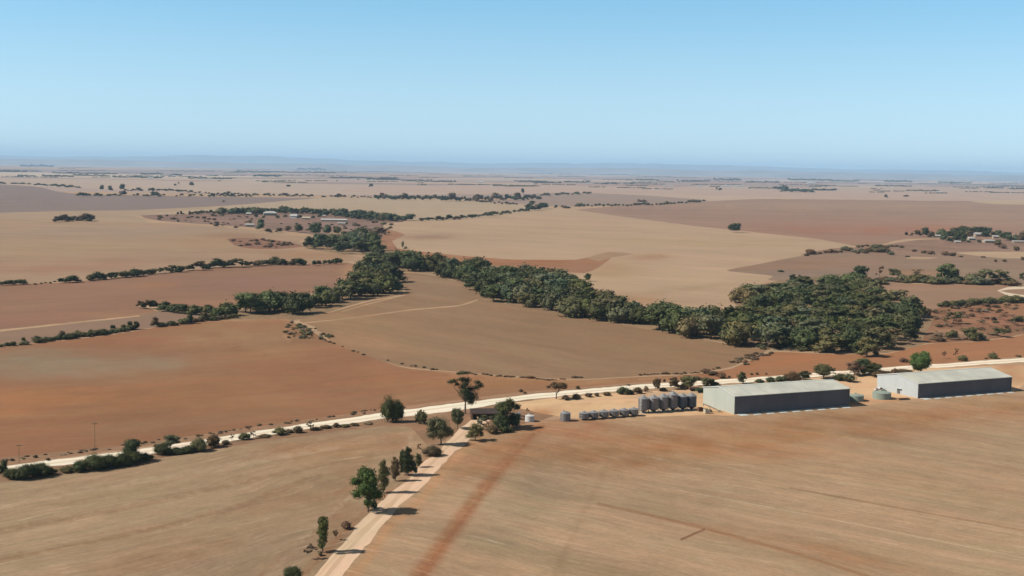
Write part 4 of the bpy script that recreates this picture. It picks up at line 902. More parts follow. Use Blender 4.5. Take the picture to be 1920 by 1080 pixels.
WT = [G_MID, G_BLUE, G_DARK, G_MID, G_OLIVE, G_OLIVE, G_GREY, G_DARK, G_KHAKI]
wood([(1378, 562), (1440, 548), (1510, 540), (1560, 532), (1620, 528), (1652, 562), (1690, 585), (1712, 610), (1706, 642), (1650, 662), (1560, 662), (1450, 654), (1400, 645), (1375, 610), (1395, 590)],
     .084, .05, .165, .11, ['round', 'big', 'bush', 'big', 'gum'], WT, 'big wood', 'gum trees of the big wood')
wood([(745, 478), (790, 500), (850, 506), (930, 510), (1000, 520), (1075, 532), (1100, 568), (1180, 590), (1260, 602), (1340, 612), (1402, 622), (1410, 652), (1290, 632), (1200, 616), (1100, 599), (1000, 579), (912, 563), (880, 534), (820, 518), (735, 504)],
     .07, .045, .17, .125, ['bush', 'big', 'round', 'bush'], WT, 'middle creek wood', 'gum trees of the middle creek wood')
wood([(426, 590), (450, 582), (490, 574), (560, 570), (600, 562), (664, 548), (664, 512), (700, 495), (728, 506), (748, 548), (690, 560), (610, 578), (545, 596), (480, 594)],
     .068, .045, .17, .125, ['bush', 'big', 'round', 'bush'], [G_MID, G_DARK, G_DARK, G_BLUE, G_OLIVE], 'left creek wood', 'gum trees of the left creek wood')
wood([(548, 466), (600, 458), (640, 446), (676, 446), (692, 462), (684, 480), (640, 477), (600, 470)], .08, .05, .17, .14, ['round', 'bush', 'big'], [G_BLUE, G_GREY, G_DARK], 'upper creek wood', 'gum trees of the upper creek wood')
row([(700, 470), (712, 490), (735, 502)], 12, 24, 26, ['round'], [G_DARK, G_BLUE, G_MID], 'in the neck between the upper and left creek woods', 'gum trees in the creek neck')
row([(1385, 560), (1420, 550), (1475, 542)], 12, 18, 14, ['round'], [G_OLIVE, G_DARK], 'along the upper left rim of the big wood', 'gum trees on the big wood rim')
for i, (x, y, w, h, t, k) in enumerate([(1487, 530, 14, 16, G_DARK, 'round'), (1499, 530, 9, 15, G_OLIVE, 'column'), (1613, 528, 34, 30, G_DARK, 'big'), (1628, 540, 18, 20, G_BROWN, 'gum'), (1662, 577, 42, 28, G_OLIVE, 'big'), (1714, 594, 50, 38, G_OLIVE, 'big'), (1737, 596, 16, 18, G_BROWN, 'round'), (1706, 640, 36, 32, G_DARK, 'big'), (1625, 668, 42, 36, G_OLIVE, 'big'), (1605, 664, 24, 20, G_MID, 'big'), (1642, 668, 14, 10, G_BROWN, 'round'), (1412, 650, 22, 34, G_GREY, 'gum'), (1440, 655, 26, 34, G_GREY, 'gum'), (1470, 655, 22, 26, G_OLIVE, 'gum')]):
    T(x, y, w, h, k, t, '%s gum, %s from the left among loose trees round the wood' % (TINTW[t], ordw(i + 1)), 'tree', 'loose gums round the big wood')
# creek farm trees
wood([(400, 402), (440, 399), (520, 396.5), (600, 399.5), (640, 401), (700, 407), (770, 413.5), (770, 417), (700, 415), (650, 409), (600, 404), (520, 400.5), (450, 403)], .075, .035, .17, .11, ['bush', 'round'], [G_DARK, G_BLUE, G_OLIVE], 'creek homestead grove', 'trees of the creek homestead')
row([(360, 402), (400, 400), (445, 399)], 7, 9, 6, ['round'], [G_DARK, G_OLIVE], 'left of the creek homestead', 'trees left of the creek homestead')
for i, (x, y, w, h, t) in enumerate([(488, 432, 17, 22, G_BLUE), (561, 436, 22, 16, G_OLIVE), (590, 442, 26, 26, G_BLUE), (612, 440, 22, 18, G_BLUE), (632, 440, 18, 16, G_OLIVE), (540, 434, 16, 11, G_BROWN), (356, 405, 6, 10, G_BROWN), (333, 403, 5, 6, G_BROWN), (340, 403, 5, 8, G_BROWN), (406, 425, 9, 10, G_BROWN), (503, 436, 14, 8, G_BROWN), (522, 436, 14, 9, G_BROWN), (703, 452, 22, 20, G_BROWN), (715, 440, 20, 14, G_RED), (755, 466, 6, 14, G_GREY), (760, 467, 8, 5, G_GREY), (803, 476, 5, 4, G_DARK)]):
    T(x, y, w, h, 'round', t, '%s tree, %s of those scattered below the creek homestead' % (TINTW[t], ordw(i + 1)), 'tree', 'scattered trees below the creek homestead')
def scatter(pl, n, w, h, kinds, tints, label, group, cat='shrub'):
    xs = [p[0] for p in pl]; ys = [p[1] for p in pl]; k = 0
    while k < n:
        p = (rnd.uniform(min(xs), max(xs)), rnd.uniform(min(ys), max(ys)))
        if inside(p, pl):
            f = rnd.uniform(.5, 1.3); T(p[0], p[1], w * f * rnd.uniform(.8, 1.3), h * f, rnd.choice(kinds), rnd.choice(tints), label, cat, group); k += 1
scatter([(265, 405), (360, 402), (480, 404), (480, 432), (400, 424), (300, 415)], 60, 8, 4, ['bush', 'thin'], [G_BROWN, G_RED, G_OLIVE], 'small scrub on the eroded ground left of the creek homestead', 'scrub left of the creek homestead')
scatter([(480, 420), (640, 420), (740, 416), (735, 440), (700, 450), (640, 430), (560, 432)], 50, 8, 4, ['bush'], [G_BROWN, G_OLIVE, G_DRY], 'small scrub on the eroded ground below the creek homestead', 'scrub below the creek homestead')
scatter([(428, 450), (470, 447), (560, 458), (510, 466), (450, 464)], 30, 9, 3.5, ['bush'], [G_RED, G_BROWN, G_DRY], 'small reddish scrub in the shallow gully', 'scrub in the shallow gully')
scatter([(542, 606), (560, 604), (600, 620), (640, 640), (620, 640), (590, 638), (545, 636), (530, 628)], 62, 10, 5, ['bush', 'thin'], [G_BROWN, G_DRY, G_OLIVE, G_GREY], 'small grey-brown scrub in the eroded patch below the left creek wood', 'scrub in the eroded patch')
row([(600, 636), (640, 650), (690, 668), (760, 684), (820, 694)], 9, 7, 2.6, ['bush'], [G_BROWN, G_RED], 'on the thin scrub line edging the centre field', 'shrubs edging the centre field', 'shrub', gap=.35)
row([(885, 701), (930, 705), (1000, 709), (1030, 713), (1090, 708)], 6, 8, 2.4, ['bush'], [G_BROWN, G_RED], 'on the dark scrub line below the centre field', 'shrubs below the centre field', 'shrub', gap=.2)
row([(1200, 703), (1300, 701), (1350, 690)], 7, 7, 2.6, ['bush'], [G_BROWN, G_RED], 'on the right scrub line below the centre field', 'shrubs below the centre field right', 'shrub', gap=.3)
scatter([(1370, 680), (1390, 668), (1420, 662), (1450, 662), (1430, 674), (1400, 685)], 45, 9, 3.5, ['bush'], [G_BROWN, G_RED, G_DRY], 'low brown heap of scrub beside the orange ground', 'scrub heaps beside the orange ground')
scatter([(1380, 640), (1450, 648), (1560, 655), (1580, 662), (1440, 658)], 36, 12, 7, ['bush', 'thin'], [G_GREY, G_OLIVE, G_BROWN], 'grey scrub at the near foot of the big wood', 'scrub at the foot of the big wood')
# right-hand side
row([(1512, 479), (1550, 474), (1580, 473)], 9, 12, 6, ['bush'], [G_RED, G_BROWN], 'at the left tip of the slanting scrub belt', 'shrubs of the slanting scrub belt', 'shrub')
row([(1585, 472), (1640, 474), (1672, 476)], 7, 14, 7, ['bush'], [G_GREY, G_OLIVE, G_BROWN], 'in the slanting scrub belt', 'shrubs of the slanting scrub belt', 'shrub', dyj=3)
row([(1608, 463), (1640, 464), (1690, 464)], 9, 12, 5, ['bush'], [G_BROWN, G_OLIVE], 'in the upper slanting scrub belt', 'shrubs of the upper scrub belt', 'shrub', dyj=2)
for i, (x, y, w, h, t) in enumerate([(1715, 472, 9, 5, G_BROWN), (1733, 475, 12, 6, G_BROWN), (1746, 477, 14, 8, G_RED), (1771, 479, 15, 8, G_RED), (1787, 480, 14, 7, G_BROWN), (1801, 482, 8, 3, G_BROWN), (1843, 483, 10, 3, G_BROWN), (1866, 491, 8, 5, G_BROWN), (1884, 491, 8, 5, G_BROWN), (1917, 488, 8, 7, G_BROWN), (1701, 482, 9, 3, G_DARK), (1905, 470, 12, 9, G_BROWN), (1880, 466, 16, 9, G_RED), (1872, 460, 14, 8, G_BROWN)]):
    T(x, y, w, h, 'bush', t, '%s shrub, %s of the scattered ones below the right-hand homestead' % (TINTW[t], ordw(i + 1)), 'shrub', 'shrubs below the right-hand homestead')
for i, (x, y, w, h, t, k) in enumerate([(1648, 524, 14, 25, G_RED, 'thin'), (1660, 526, 16, 8, G_BROWN, 'bush'), (1678, 526, 26, 22, G_OLIVE, 'gum'), (1690, 527, 20, 14, G_GREY, 'bush'), (1706, 528, 22, 12, G_GREY, 'bush'), (1722, 526, 26, 22, G_DRY, 'thin'), (1734, 529, 24, 12, G_BROWN, 'bush'), (1752, 530, 24, 11, G_OLIVE, 'bush'), (1778, 530, 46, 36, G_MID, 'big'), (1803, 531, 26, 12, G_DARK, 'bush'), (1820, 532, 26, 20, G_GREY, 'bush'), (1845, 532, 34, 28, G_GREY, 'gum'), (1872, 532, 34, 26, G_OLIVE, 'gum'), (1893, 533, 24, 14, G_OLIVE, 'bush'), (1917, 533, 12, 22, G_GREY, 'gum'), (1663, 534, 12, 5, G_BROWN, 'bush')]):
    T(x, y, w, h, k, t, '%s %s, %s from the left in the row above the pinkish field' % (TINTW[t], 'tree' if k in ('gum', 'big') else 'shrub', ordw(i + 1)), 'tree' if k in ('gum', 'big') else 'shrub', 'plants of the row above the pinkish field')
row([(1765, 575), (1800, 574), (1850, 569), (1918, 566)], 10, 20, 11, ['bush'], [G_DARK, G_OLIVE], 'in the dense hedge beside the looping road', 'shrubs of the hedge beside the looping road', 'shrub')
for i, (x, y, w, h, t, k) in enumerate([(1787, 607, 32, 22, G_OLIVE, 'gum'), (1851, 582, 16, 13, G_RED, 'gum'), (1873, 592, 16, 13, G_BROWN, 'gum'), (1864, 603, 14, 9, G_RED, 'round'), (1903, 610, 28, 18, G_OLIVE, 'gum'), (1783, 637, 24, 17, G_OLIVE, 'round'), (1822, 638, 32, 23, G_OLIVE, 'round'), (1876, 632, 32, 16, G_OLIVE, 'gum'), (1840, 637, 20, 10, G_GREY, 'bush'), (1758, 640, 20, 9, G_BROWN, 'bush'), (1752, 586, 14, 6, G_RED, 'bush'), (1815, 578, 12, 12, G_BROWN, 'round')]):
    T(x, y, w, h, k, t, '%s plant, %s of the larger ones on the red creek flat' % (TINTW[t], ordw(i + 1)), 'tree' if k != 'bush' else 'shrub', 'larger plants on the red creek flat')
scatter([(1750, 590), (1780, 578), (1910, 570), (1918, 620), (1830, 640), (1745, 640)], 110, 12, 5, ['bush', 'thin'], [G_RED, G_BROWN, G_DRY, G_OLIVE], 'low reddish scrub on the red creek flat', 'scrub on the red creek flat')
wood([(1740, 443), (1790, 440), (1830, 441), (1850, 440), (1890, 448), (1935, 446), (1935, 457), (1890, 456), (1875, 447), (1830, 446), (1800, 452), (1750, 450)], .085, .05, .16, .13, ['bush', 'round'], [G_BLUE, G_DARK, G_BROWN], 'right-hand homestead grove', 'trees of the right-hand homestead')
for i, (x, y, w, h, t) in enumerate([(1700, 442, 8, 7, G_BROWN), (1709, 443, 7, 7, G_BROWN), (1722, 443, 14, 12, G_BROWN), (1736, 444, 18, 18, G_DARK)]):
    T(x, y, w, h, 'round', t, '%s tree, %s from the left before the right-hand homestead grove' % (TINTW[t], ordw(i + 1)), 'tree', 'trees before the right-hand homestead')
row([(104, 416), (125, 415), (150, 414), (176, 414)], 5, 12, 8, ['bush', 'round'], [G_BROWN, G_DARK], 'in the small clump on the left rise', 'trees of the small left clump')
# far belts of the plain (seen only a few pixels high)
FARB = [(0, 322, 50), (35, 330, 30), (82, 331, 55), (100, 325, 120), (140, 329, 60), (215, 333, 90), (265, 327, 40), (270, 333, 30), (320, 329, 20), (355, 335, 80), (440, 322, 190), (478, 331, 50), (620, 334, 120), (755, 340, 100), (690, 337, 60), (300, 312, 60), (40, 312, 60), (560, 318, 50),
        (965, 340, 60), (1000, 343, 50), (1060, 342, 45), (1130, 345, 30), (1195, 338, 40), (1270, 340, 60), (1340, 338, 50), (1400, 342, 60), (1405, 353, 50), (1455, 355, 26), (1468, 360, 60), (1510, 357, 60), (1642, 349, 65), (1660, 341, 50), (1760, 343, 60), (1850, 353, 30), (1895, 355, 30), (1560, 340, 50), (1700, 358, 60), (1480, 338, 80)]
for j, (x0, y0_, L_) in enumerate(FARB):
    x = x0; hgt = 2.2 + 1.8 * rnd.random() + (4 if (x0, y0_) in ((1455, 355), (1468, 360)) else 0)
    while x < x0 + L_:
        T(x, y0_ + rnd.uniform(-.5, .5) + (x - x0) * .016, hgt * 2.2, hgt * rnd.uniform(.6, 1.2), 'round', rnd.choice([G_DARK, G_BLUE, G_OLIVE]), 'far tree belt', 'tree', 'far belts')
        x += hgt * 1.3
for k in range(150):    # random far hedges of the small paddocks
    y = hor(960) + 8 + 26 * rnd.random() ** 1.2; x = rnd.uniform(-20, 1940); yy_ = y + (x - 960) * .0161; n = rnd.randint(2, 26); sl_ = rnd.uniform(-.03, .06)
    for q in range(n):
        if rnd.random() < .8: T(x + q * 3.4, yy_ + q * sl_, rnd.uniform(3.5, 6), (yy_ - hor(x)) * rnd.uniform(.03, .055) + .25, 'bush', rnd.choice([G_DARK, G_BLUE, G_OLIVE]), 'far tree', 'tree', 'far belts')

def instantiate_plants():
    for p in PLANTS:
        if len(p['label'].replace(',', ' ').split()) > 15: p['label'] = p['label'].replace('from the left', 'from left').replace(' in the ', ' in ').replace(' of the ', ' of ').replace('mid-height ', '').replace('mid-sized ', '')
        if len(p['label'].split()) > 16: print('LONG', p['label'])
    for p in PLANTS:
        g = at(p['px'], p['py']); k = mpp(g); p['loc'] = g; p['W'] = p['w'] * k; p['Hh'] = p['h'] * k; p['area'] = p['w'] * p['h']
    for cat, cap, mname, mlabel, mcat in (('tree', 300, 'distant_trees', 'mass of small distant trees, hedges and wood interiors across the plain', 'trees'),
                                          ('shrub', 300, 'scattered_scrub', 'smallest tufts of dry scrub scattered over the eroded ground', 'scrub')):
        L_ = sorted([p for p in PLANTS if p['cat'] == cat], key=lambda p: -p['area'])
        for p in L_[:cap]:
            lod = 'hi' if p['h'] > 30 and p['py'] > 690 else 'hi' if (p['py'] > 690 and p['w'] > 30) else 'mid' if p['h'] > 9 or p['w'] > 14 else 'far'
            cm, tm, _ = proto(p['kind'], p['var'], lod)
            r = empty(p['name'], p['loc'], p['rz']); r.scale = (p['W'], p['W'], p['Hh'])
            c = link_mesh('crown' if cat == 'tree' else 'foliage', cm, r)
            v = rnd.uniform(.85, 1.3); w = rnd.uniform(-.08, .12); t = p['tint']
            c.color = (t[0] * v * (1 + w), t[1] * v, t[2] * v * (1 - w), 1)
            link_mesh('trunk' if cat == 'tree' else 'stem', tm, r)
            tag(r, p['label'], cat, p['group'])
        CO, Q, C, TR, TC, n, nt = [], [], [], [], [], 0, 0
        for p in L_[cap:]:
            lod = 'mid' if p['h'] > 12 else 'far'
            a = proto(p['kind'], p['var'], lod)[2]
            ca_, sa = math.cos(p['rz']), math.sin(p['rz']); co = a[0]
            x = (co[:, 0] * ca_ - co[:, 1] * sa) * p['W'] + p['loc'].x; y = (co[:, 0] * sa + co[:, 1] * ca_) * p['W'] + p['loc'].y; z = co[:, 2] * p['Hh'] + p['loc'].z
            CO.append(np.stack([x, y, z], 1)); Q.append(a[1] + n)
            v = rnd.uniform(.85, 1.2); tint = np.array(p['tint']) * v
            C.append(a[2] * tint)
            if a[3] is not None: TR.append(a[3] + n); TC.append(a[4] * tint)
            n += len(co)
        if CO:
            me = mesh_arrays(mname, np.concatenate(CO), np.concatenate(Q), np.concatenate(C), np.concatenate(TR), np.concatenate(TC), mat=M_LEAF_MASS)
            tag(link_mesh(mname, me), mlabel, mcat, None, 'stuff')
        print(cat, len(L_), 'plants,', len(L_[cap:]), 'in the mass')
instantiate_plants()

# ---------------------------------------------------------------- the two sheds
def long_shed(A, B, w, eave, rise, label, wallend, bays, door):
    a, b = at(*A), at(*B); v = b - a; L_ = math.hypot(v.x, v.y); rz = math.atan2(v.y, v.x)
    t = empty('farm_shed', (a.x, a.y, 0), rz); tag(t, label, 'shed', 'long farm sheds')
    g = 0.12
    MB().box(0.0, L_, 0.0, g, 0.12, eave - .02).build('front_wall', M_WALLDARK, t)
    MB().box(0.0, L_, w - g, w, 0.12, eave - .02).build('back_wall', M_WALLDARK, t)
    for nm, x0 in (('end_wall', -g), ('end_wall', L_)):
        m_ = MB(); m_.v = []; pr = [(0, 0.12), (w, 0.12), (w, eave - .02), (w / 2, eave + rise - .04), (0, eave - .02)]
        vs = [(x0, y, z) for y, z in pr] + [(x0 + g, y, z) for y, z in pr]; n = 5
        m_.add(vs, [(i, (i + 1) % n, (i + 1) % n + n, i + n) for i in range(n)] + [tuple(range(n - 1, -1, -1)), tuple(range(n, 2 * n))])
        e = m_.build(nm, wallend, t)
        if x0 < 0:
            for q in range(1, bays):       # flashings between sheets of the end wall
                yq = w * q / bays; MB().box(-g - .05, -g - .003, yq - .08, yq + .08, .15, eave - .1).build('flashing', M_TRIM, e)
    o = .35
    for s in (0, 1):       # two roof slopes, each a thin folded sheet
        y0, y1 = (-.3, w / 2) if s == 0 else (w + .3, w / 2)
        z0, z1 = eave - .3 * rise / (w / 2), eave + rise
        vs = [(-o, y0, z0), (L_ + o, y0, z0), (L_ + o, y1, z1), (-o, y1, z1), (-o, y0, z0 + .1), (L_ + o, y0, z0 + .1), (L_ + o, y1, z1 + .1), (-o, y1, z1 + .1)]
        r = MB().add(vs, [(0, 3, 2, 1), (4, 5, 6, 7), (0, 1, 5, 4), (1, 2, 6, 5), (2, 3, 7, 6), (3, 0, 4, 7)]).build('roof', M_ROOFGREEN, t)
        if s == 0:
            for q in range(1, 7):          # translucent skylight strips, slightly paler
                xq = L_ * q / 7; f0, f1 = .12, .85
                ya, yb = y0 + (y1 - y0) * f0, y0 + (y1 - y0) * f1; za, zb = z0 + (z1 - z0) * f0 + .104, z0 + (z1 - z0) * f1 + .104
                MB().add([(xq - .4, ya, za), (xq + .4, ya, za), (xq + .4, yb, zb), (xq - .4, yb, zb), (xq - .4, ya, za + .02), (xq + .4, ya, za + .02), (xq + .4, yb, zb + .02), (xq - .4, yb, zb + .02)],
                         [(0, 3, 2, 1), (4, 5, 6, 7), (0, 1, 5, 4), (1, 2, 6, 5), (2, 3, 7, 6), (3, 0, 4, 7)]).build('skylight', M_TRIM2, r)
    MB().prism([(0, 0)] * 0 or [(-o, eave + rise + .02), (L_ + o, eave + rise + .02), (L_ + o, eave + rise + .16), (-o, eave + rise + .16)], w / 2 - .25, w / 2 + .25).build('ridge_cap', M_TRIM, t)
    MB().box(-o, L_ + o, -.48, -.31, eave - .18, eave - .02).build('gutter', M_TRIM2, t)
    for sgn, (ya, yb) in ((0, (-.3, w / 2)), (1, (w + .3, w / 2))):
        za, zb = eave + .0, eave + rise + .1
        MB().add([(-o - .06, ya, za - .16), (-o - .003, ya, za - .16), (-o - .003, yb, zb - .12), (-o - .06, yb, zb - .12), (-o - .06, ya, za + .14), (-o - .003, ya, za + .14), (-o - .003, yb, zb + .1), (-o - .06, yb, zb + .1)],
                 [(0, 3, 2, 1), (4, 5, 6, 7), (0, 1, 5, 4), (1, 2, 6, 5), (2, 3, 7, 6), (3, 0, 4, 7)]).build('barge_board', M_TRIM, t)
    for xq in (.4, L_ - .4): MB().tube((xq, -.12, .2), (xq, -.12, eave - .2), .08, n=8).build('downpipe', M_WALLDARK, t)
    for q in range(9):     # concrete aprons that stick out between the bays
        xq = L_ * (q + .15) / 9
        MB().box(xq, xq + L_ / 9 * .55, -4.2, -.02, -.1, .10 + .001 * q).build('concrete_apron', M_TRIM, t)
    MB().box(-.2, L_ + .2, -.012, w + .2, -.3, .12).build('slab', M_CONC, t)
    if door:
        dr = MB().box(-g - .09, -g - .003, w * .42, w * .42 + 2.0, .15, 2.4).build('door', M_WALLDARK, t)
        MB().box(-g - .14, -g - .093, w * .42 + .2, w * .42 + .32, 1.1, 1.3).build('handle', M_STEEL, dr)
        MB().box(-g - .9, -g - .02, w * .38, w * .38 + 3.2, 2.6, 2.7).build('awning', M_TRIM, t)
    return t
M_TRIM2 = weathered('pale sheet trim', S(206, 209, 196), 0.5, var=0.06)
long_shed((1377, 777), (1592, 761), 24.0, 7.6, 2.0, 'left-hand long shed, pale green roof and dark front wall, beside the tall silos', M_WALLGREEN, 3, False)
long_shed((1721, 747), (1896, 733), 27.0, 6.7, 2.4, 'right-hand long shed with pale blue end wall and white edge trim', M_WALLBLUE, 3, True)

# ---------------------------------------------------------------- silos and tanks
def tall_silo(px, py, hpx, dia, mat, label):
    b = at(px, py); k = mpp(b); Ht = hpx * k; t = empty('grain_silo', (b.x, b.y, 0), rnd.uniform(-.4, .4)); tag(t, label, 'silo', 'tall grain silos')
    r = dia / 2; z0 = 1.5; z1 = Ht * .84
    prof = [(r, z0)]
    n = 9
    for i in range(n):
        za, zb = z0 + (z1 - z0) * i / n, z0 + (z1 - z0) * (i + 1) / n
        prof += [(r + .04, za + .06), (r, za + .14), (r, zb)]
    MB().lathe(prof, 36).build('body', mat, t, True)
    MB().lathe([(r + .12, z1 - .04), (r * .55, z1 + (Ht - z1) * .5), (.35, Ht - .1), (.35, Ht + .12), (0.001, Ht + .16)], 36).build('roof', M_GALVROOF, t)
    hp = MB().lathe([(r, z0), (.3, .35), (.001, .35)], 36).build('hopper', mat, t, True)
    MB().box(-.35, .35, -.35, .35, .16, .34).build('outlet', M_STEEL, hp)
    for i in range(8):
        a = 2 * math.pi * i / 8 + .2
        MB().tube((r * .98 * math.cos(a), r * .98 * math.sin(a), -.05), (r * .99 * math.cos(a), r * .99 * math.sin(a), z0 + .6), .08, n=6).build('leg', M_STEEL, t)
    lad = MB()
    for s in (-.22, .22): lad.tube((s, -r - .14, .6), (s, -r - .14, z1), .03, n=5)
    for i in range(int((z1 - .8) / .4)): lad.tube((-.22, -r - .14, .8 + .4 * i), (.22, -r - .14, .8 + .4 * i), .02, n=4)
    lad.build('ladder', M_STEEL, t)
    MB().box(-.4, .4, -r * .62, -r * .62 + .7, z1 + (Ht - z1) * .42, z1 + (Ht - z1) * .6).build('hatch', M_GALVROOF, t)
    MB().lathe([(r + .5, -.1), (r + .5, .11), (0.001, .11)], 24).build('footing', M_CONC, t)
for i, (x, y, h, m_, lb) in enumerate([(1206, 774, 33, M_GALV, 'tall galvanised silo nearest the row of small field bins'), (1225, 773, 33, M_GALV, 'tall galvanised silo, second from the small field bins'), (1243.5, 771.5, 34, M_GALV, 'tall galvanised silo, third from the small field bins'),
                          (1261, 770, 37, M_GALV, 'highest pointed galvanised silo, fourth from the small bins'), (1279.5, 769, 32, M_GALVDARK, 'dull blue-grey silo next to the highest pointed silo'), (1296, 768, 32, M_GALVDARK, 'dull blue-grey silo nearest the left-hand shed')]):
    tall_silo(x, y, h, 4.25, m_, lb)
def field_bin(px, py, label, wpx=18.6, hpx=16.5, group='small field bins'):
    b = at(px, py); k = mpp(b); r = wpx * k / 2; Ht = hpx * k; t = empty('field_bin', (b.x, b.y, 0), rnd.uniform(-.4, .4)); tag(t, label, 'silo', group)
    z0 = .8; z1 = Ht * .80
    MB().lathe([(r, z0), (r + .04, z0 + .1), (r, z0 + .2), (r, (z0 + z1) / 2), (r + .04, (z0 + z1) / 2 + .1), (r, (z0 + z1) / 2 + .2), (r, z1)], 32).build('body', M_GALVBIN, t)
    MB().lathe([(r + .1, z1 - .03), (.3, Ht - .1), (.3, Ht + .05), (.001, Ht + .08)], 32).build('roof', M_GALVROOF, t)
    MB().lathe([(r, z0), (.25, .2), (.001, .2)], 32).build('hopper', M_GALVROOF, t, True)
    for i in range(6):
        a = 2 * math.pi * i / 6 + .3; MB().tube((r * .97 * math.cos(a), r * .97 * math.sin(a), -.05), (r * .98 * math.cos(a), r * .98 * math.sin(a), z0 + .5), .07, n=6).build('leg', M_STEEL, t)
    MB().box(-.3, .3, -r * .6, -r * .6 + .5, z1 + (Ht - z1) * .4, z1 + (Ht - z1) * .62).build('hatch', M_GALVROOF, t)
for i, (x, y) in enumerate([(1095, 787), (1113, 785.5), (1132, 784), (1151, 782.5), (1170, 781), (1188, 779.5)]):
    field_bin(x, y, ['squat field bin at the free left end of the bin row', 'squat field bin, second from the left end of the row', 'squat field bin, third from the left end of the row', 'squat field bin, fourth from the left end of the row', 'squat field bin, second nearest to the tall silos', 'squat field bin touching the tall silos'][i])
def tank(px, py, wpx, hpx, mat, rmat, label, conical=.18, name='water_tank'):
    b = at(px, py); k = mpp(b); r = wpx * k / 2; Ht = hpx * k; t = empty(name, (b.x, b.y, 0), rnd.uniform(0, 3)); tag(t, label, 'tank')
    z1 = Ht * (1 - conical)
    prof = []
    for i in range(7): prof += [(r, z1 * i / 7), (r + .03, z1 * (i + .5) / 7)]
    MB().lathe(prof + [(r, z1)], 36).build('wall', mat, t, True)
    MB().lathe([(r + .08, z1 - .03), (r * .5, z1 + (Ht - z1) * .6), (.001, Ht)], 36).build('roof', rmat, t)
    MB().tube((r * .4, 0, z1), (r * .4, 0, Ht + .2), .3, n=12).build('hatch', rmat, t)
    MB().tube((r + .05, 0, .3), (r + .9, 0, .3), .07, n=8).build('outlet_pipe', M_STEEL, t)
tank(1060, 789, 19, 19, M_GALV, M_GALVROOF, 'single galvanised tank standing apart left of the field bins', .2)
tank(993, 790, 17, 13, M_WHITE, M_WHITE, 'small white tank right of the broad dark gum', .15)
tank(971, 786, 11, 13, M_GALV, M_GALVROOF, 'small grey tank half hidden behind the broad dark gum', .15)
tank(1605, 751, 28, 13, M_TANK, M_TANK, 'pale green water tank close to the left-hand shed', .2)
tank(1653, 747, 34, 15, M_TANK, M_TANK, 'wider pale green water tank close to the right-hand shed', .22)

# ---------------------------------------------------------------- farm vehicles, machinery and small things
def wheel(parent, x, y, r, wd):
    w = MB().tube((x, y - wd / 2, r), (x, y + wd / 2, r), r, n=18).build('wheel', M_TYRE, parent)
    MB().tube((x, y - wd / 2 - .02, r), (x, y + wd / 2 + .02, r), r * .5, n=12).build('rim', M_STEEL, w)
def pickup(px, py, rz, label):
    b = at(px, py); t = empty('pickup_truck', (b.x, b.y, 0), rz); tag(t, label, 'truck')
    body = MB().box(-2.3, 2.3, -.85, .85, .5, .95); body.box(-2.3, -.3, -.85, -.76, .95, 1.25); body.box(-2.3, -.3, .76, .85, .95, 1.25); body.box(-2.36, -2.3, -.85, .85, .6, 1.25); body.box(1.1, 2.3, -.84, .84, .95, 1.15)
    body.build('body', M_WHITE, t)
    cab = MB().add([(-.3, -.8, .95), (1.5, -.8, .95), (1.5, .8, .95), (-.3, .8, .95), (-.15, -.68, 1.75), (.85, -.68, 1.75), (.85, .68, 1.75), (-.15, .68, 1.75)], [(0, 3, 2, 1), (4, 5, 6, 7), (0, 1, 5, 4), (1, 2, 6, 5), (2, 3, 7, 6), (3, 0, 4, 7)]).build('cabin', M_WHITE, t)
    MB().add([(.92, -.7, 1.7), (.92, .7, 1.7), (1.48, .74, 1.02), (1.48, -.74, 1.02)], [(0, 1, 2, 3)]).build('windscreen', M_GLASS, cab)
    for s in (-1, 1):
        MB().add([(-.1, s * .83, 1.05), (1.15, s * .83, 1.05), (.75, s * .73, 1.65), (0, s * .73, 1.65)], [(0, 1, 2, 3)]).build('window', M_GLASS, cab)
        for x in (-1.45, 1.5): wheel(t, x, s * .8, .38, .26)
        MB().box(2.3, 2.34, s * .7 - .15, s * .7 + .15, .75, .92).build('headlight', M_TRIM, t)
pickup(1649, 733, 0.25, 'white pickup truck parked behind the wider green tank')
def trailer(px, py, rz, Lm, mat, label, name='farm_trailer', h=1.1, bars=True):
    b = at(px, py); t = empty(name, (b.x, b.y, 0), rz); tag(t, label, 'trailer')
    MB().box(-Lm / 2, Lm / 2, -1.1, 1.1, .75, .9).box(Lm / 2, Lm / 2 + 1.6, -.08, .08, .72, .84).build('frame', mat, t)
    for s in (-1, 1):
        for x in (-Lm * .2, Lm * .05): wheel(t, x, s * 1.0, .42, .3)
    if bars:
        m_ = MB()
        for i in range(7): m_.box(-Lm / 2 + Lm * i / 6 - .06, -Lm / 2 + Lm * i / 6 + .06, -1.1, 1.1, .9, .9 + h)
        m_.box(-Lm / 2, Lm / 2, -1.1, -1.0, .9 + h - .12, .9 + h); m_.box(-Lm / 2, Lm / 2, 1.0, 1.1, .9 + h - .12, .9 + h); m_.build('rack', mat, t)
trailer(1316, 736, .2, 5.5, M_GREENP, 'green barred farm trailer behind the left-hand shed', h=1.0)
trailer(1300, 733, .2, 4.0, M_RUST, 'rusty farm trailer between the silos and roadside trees', h=.7)
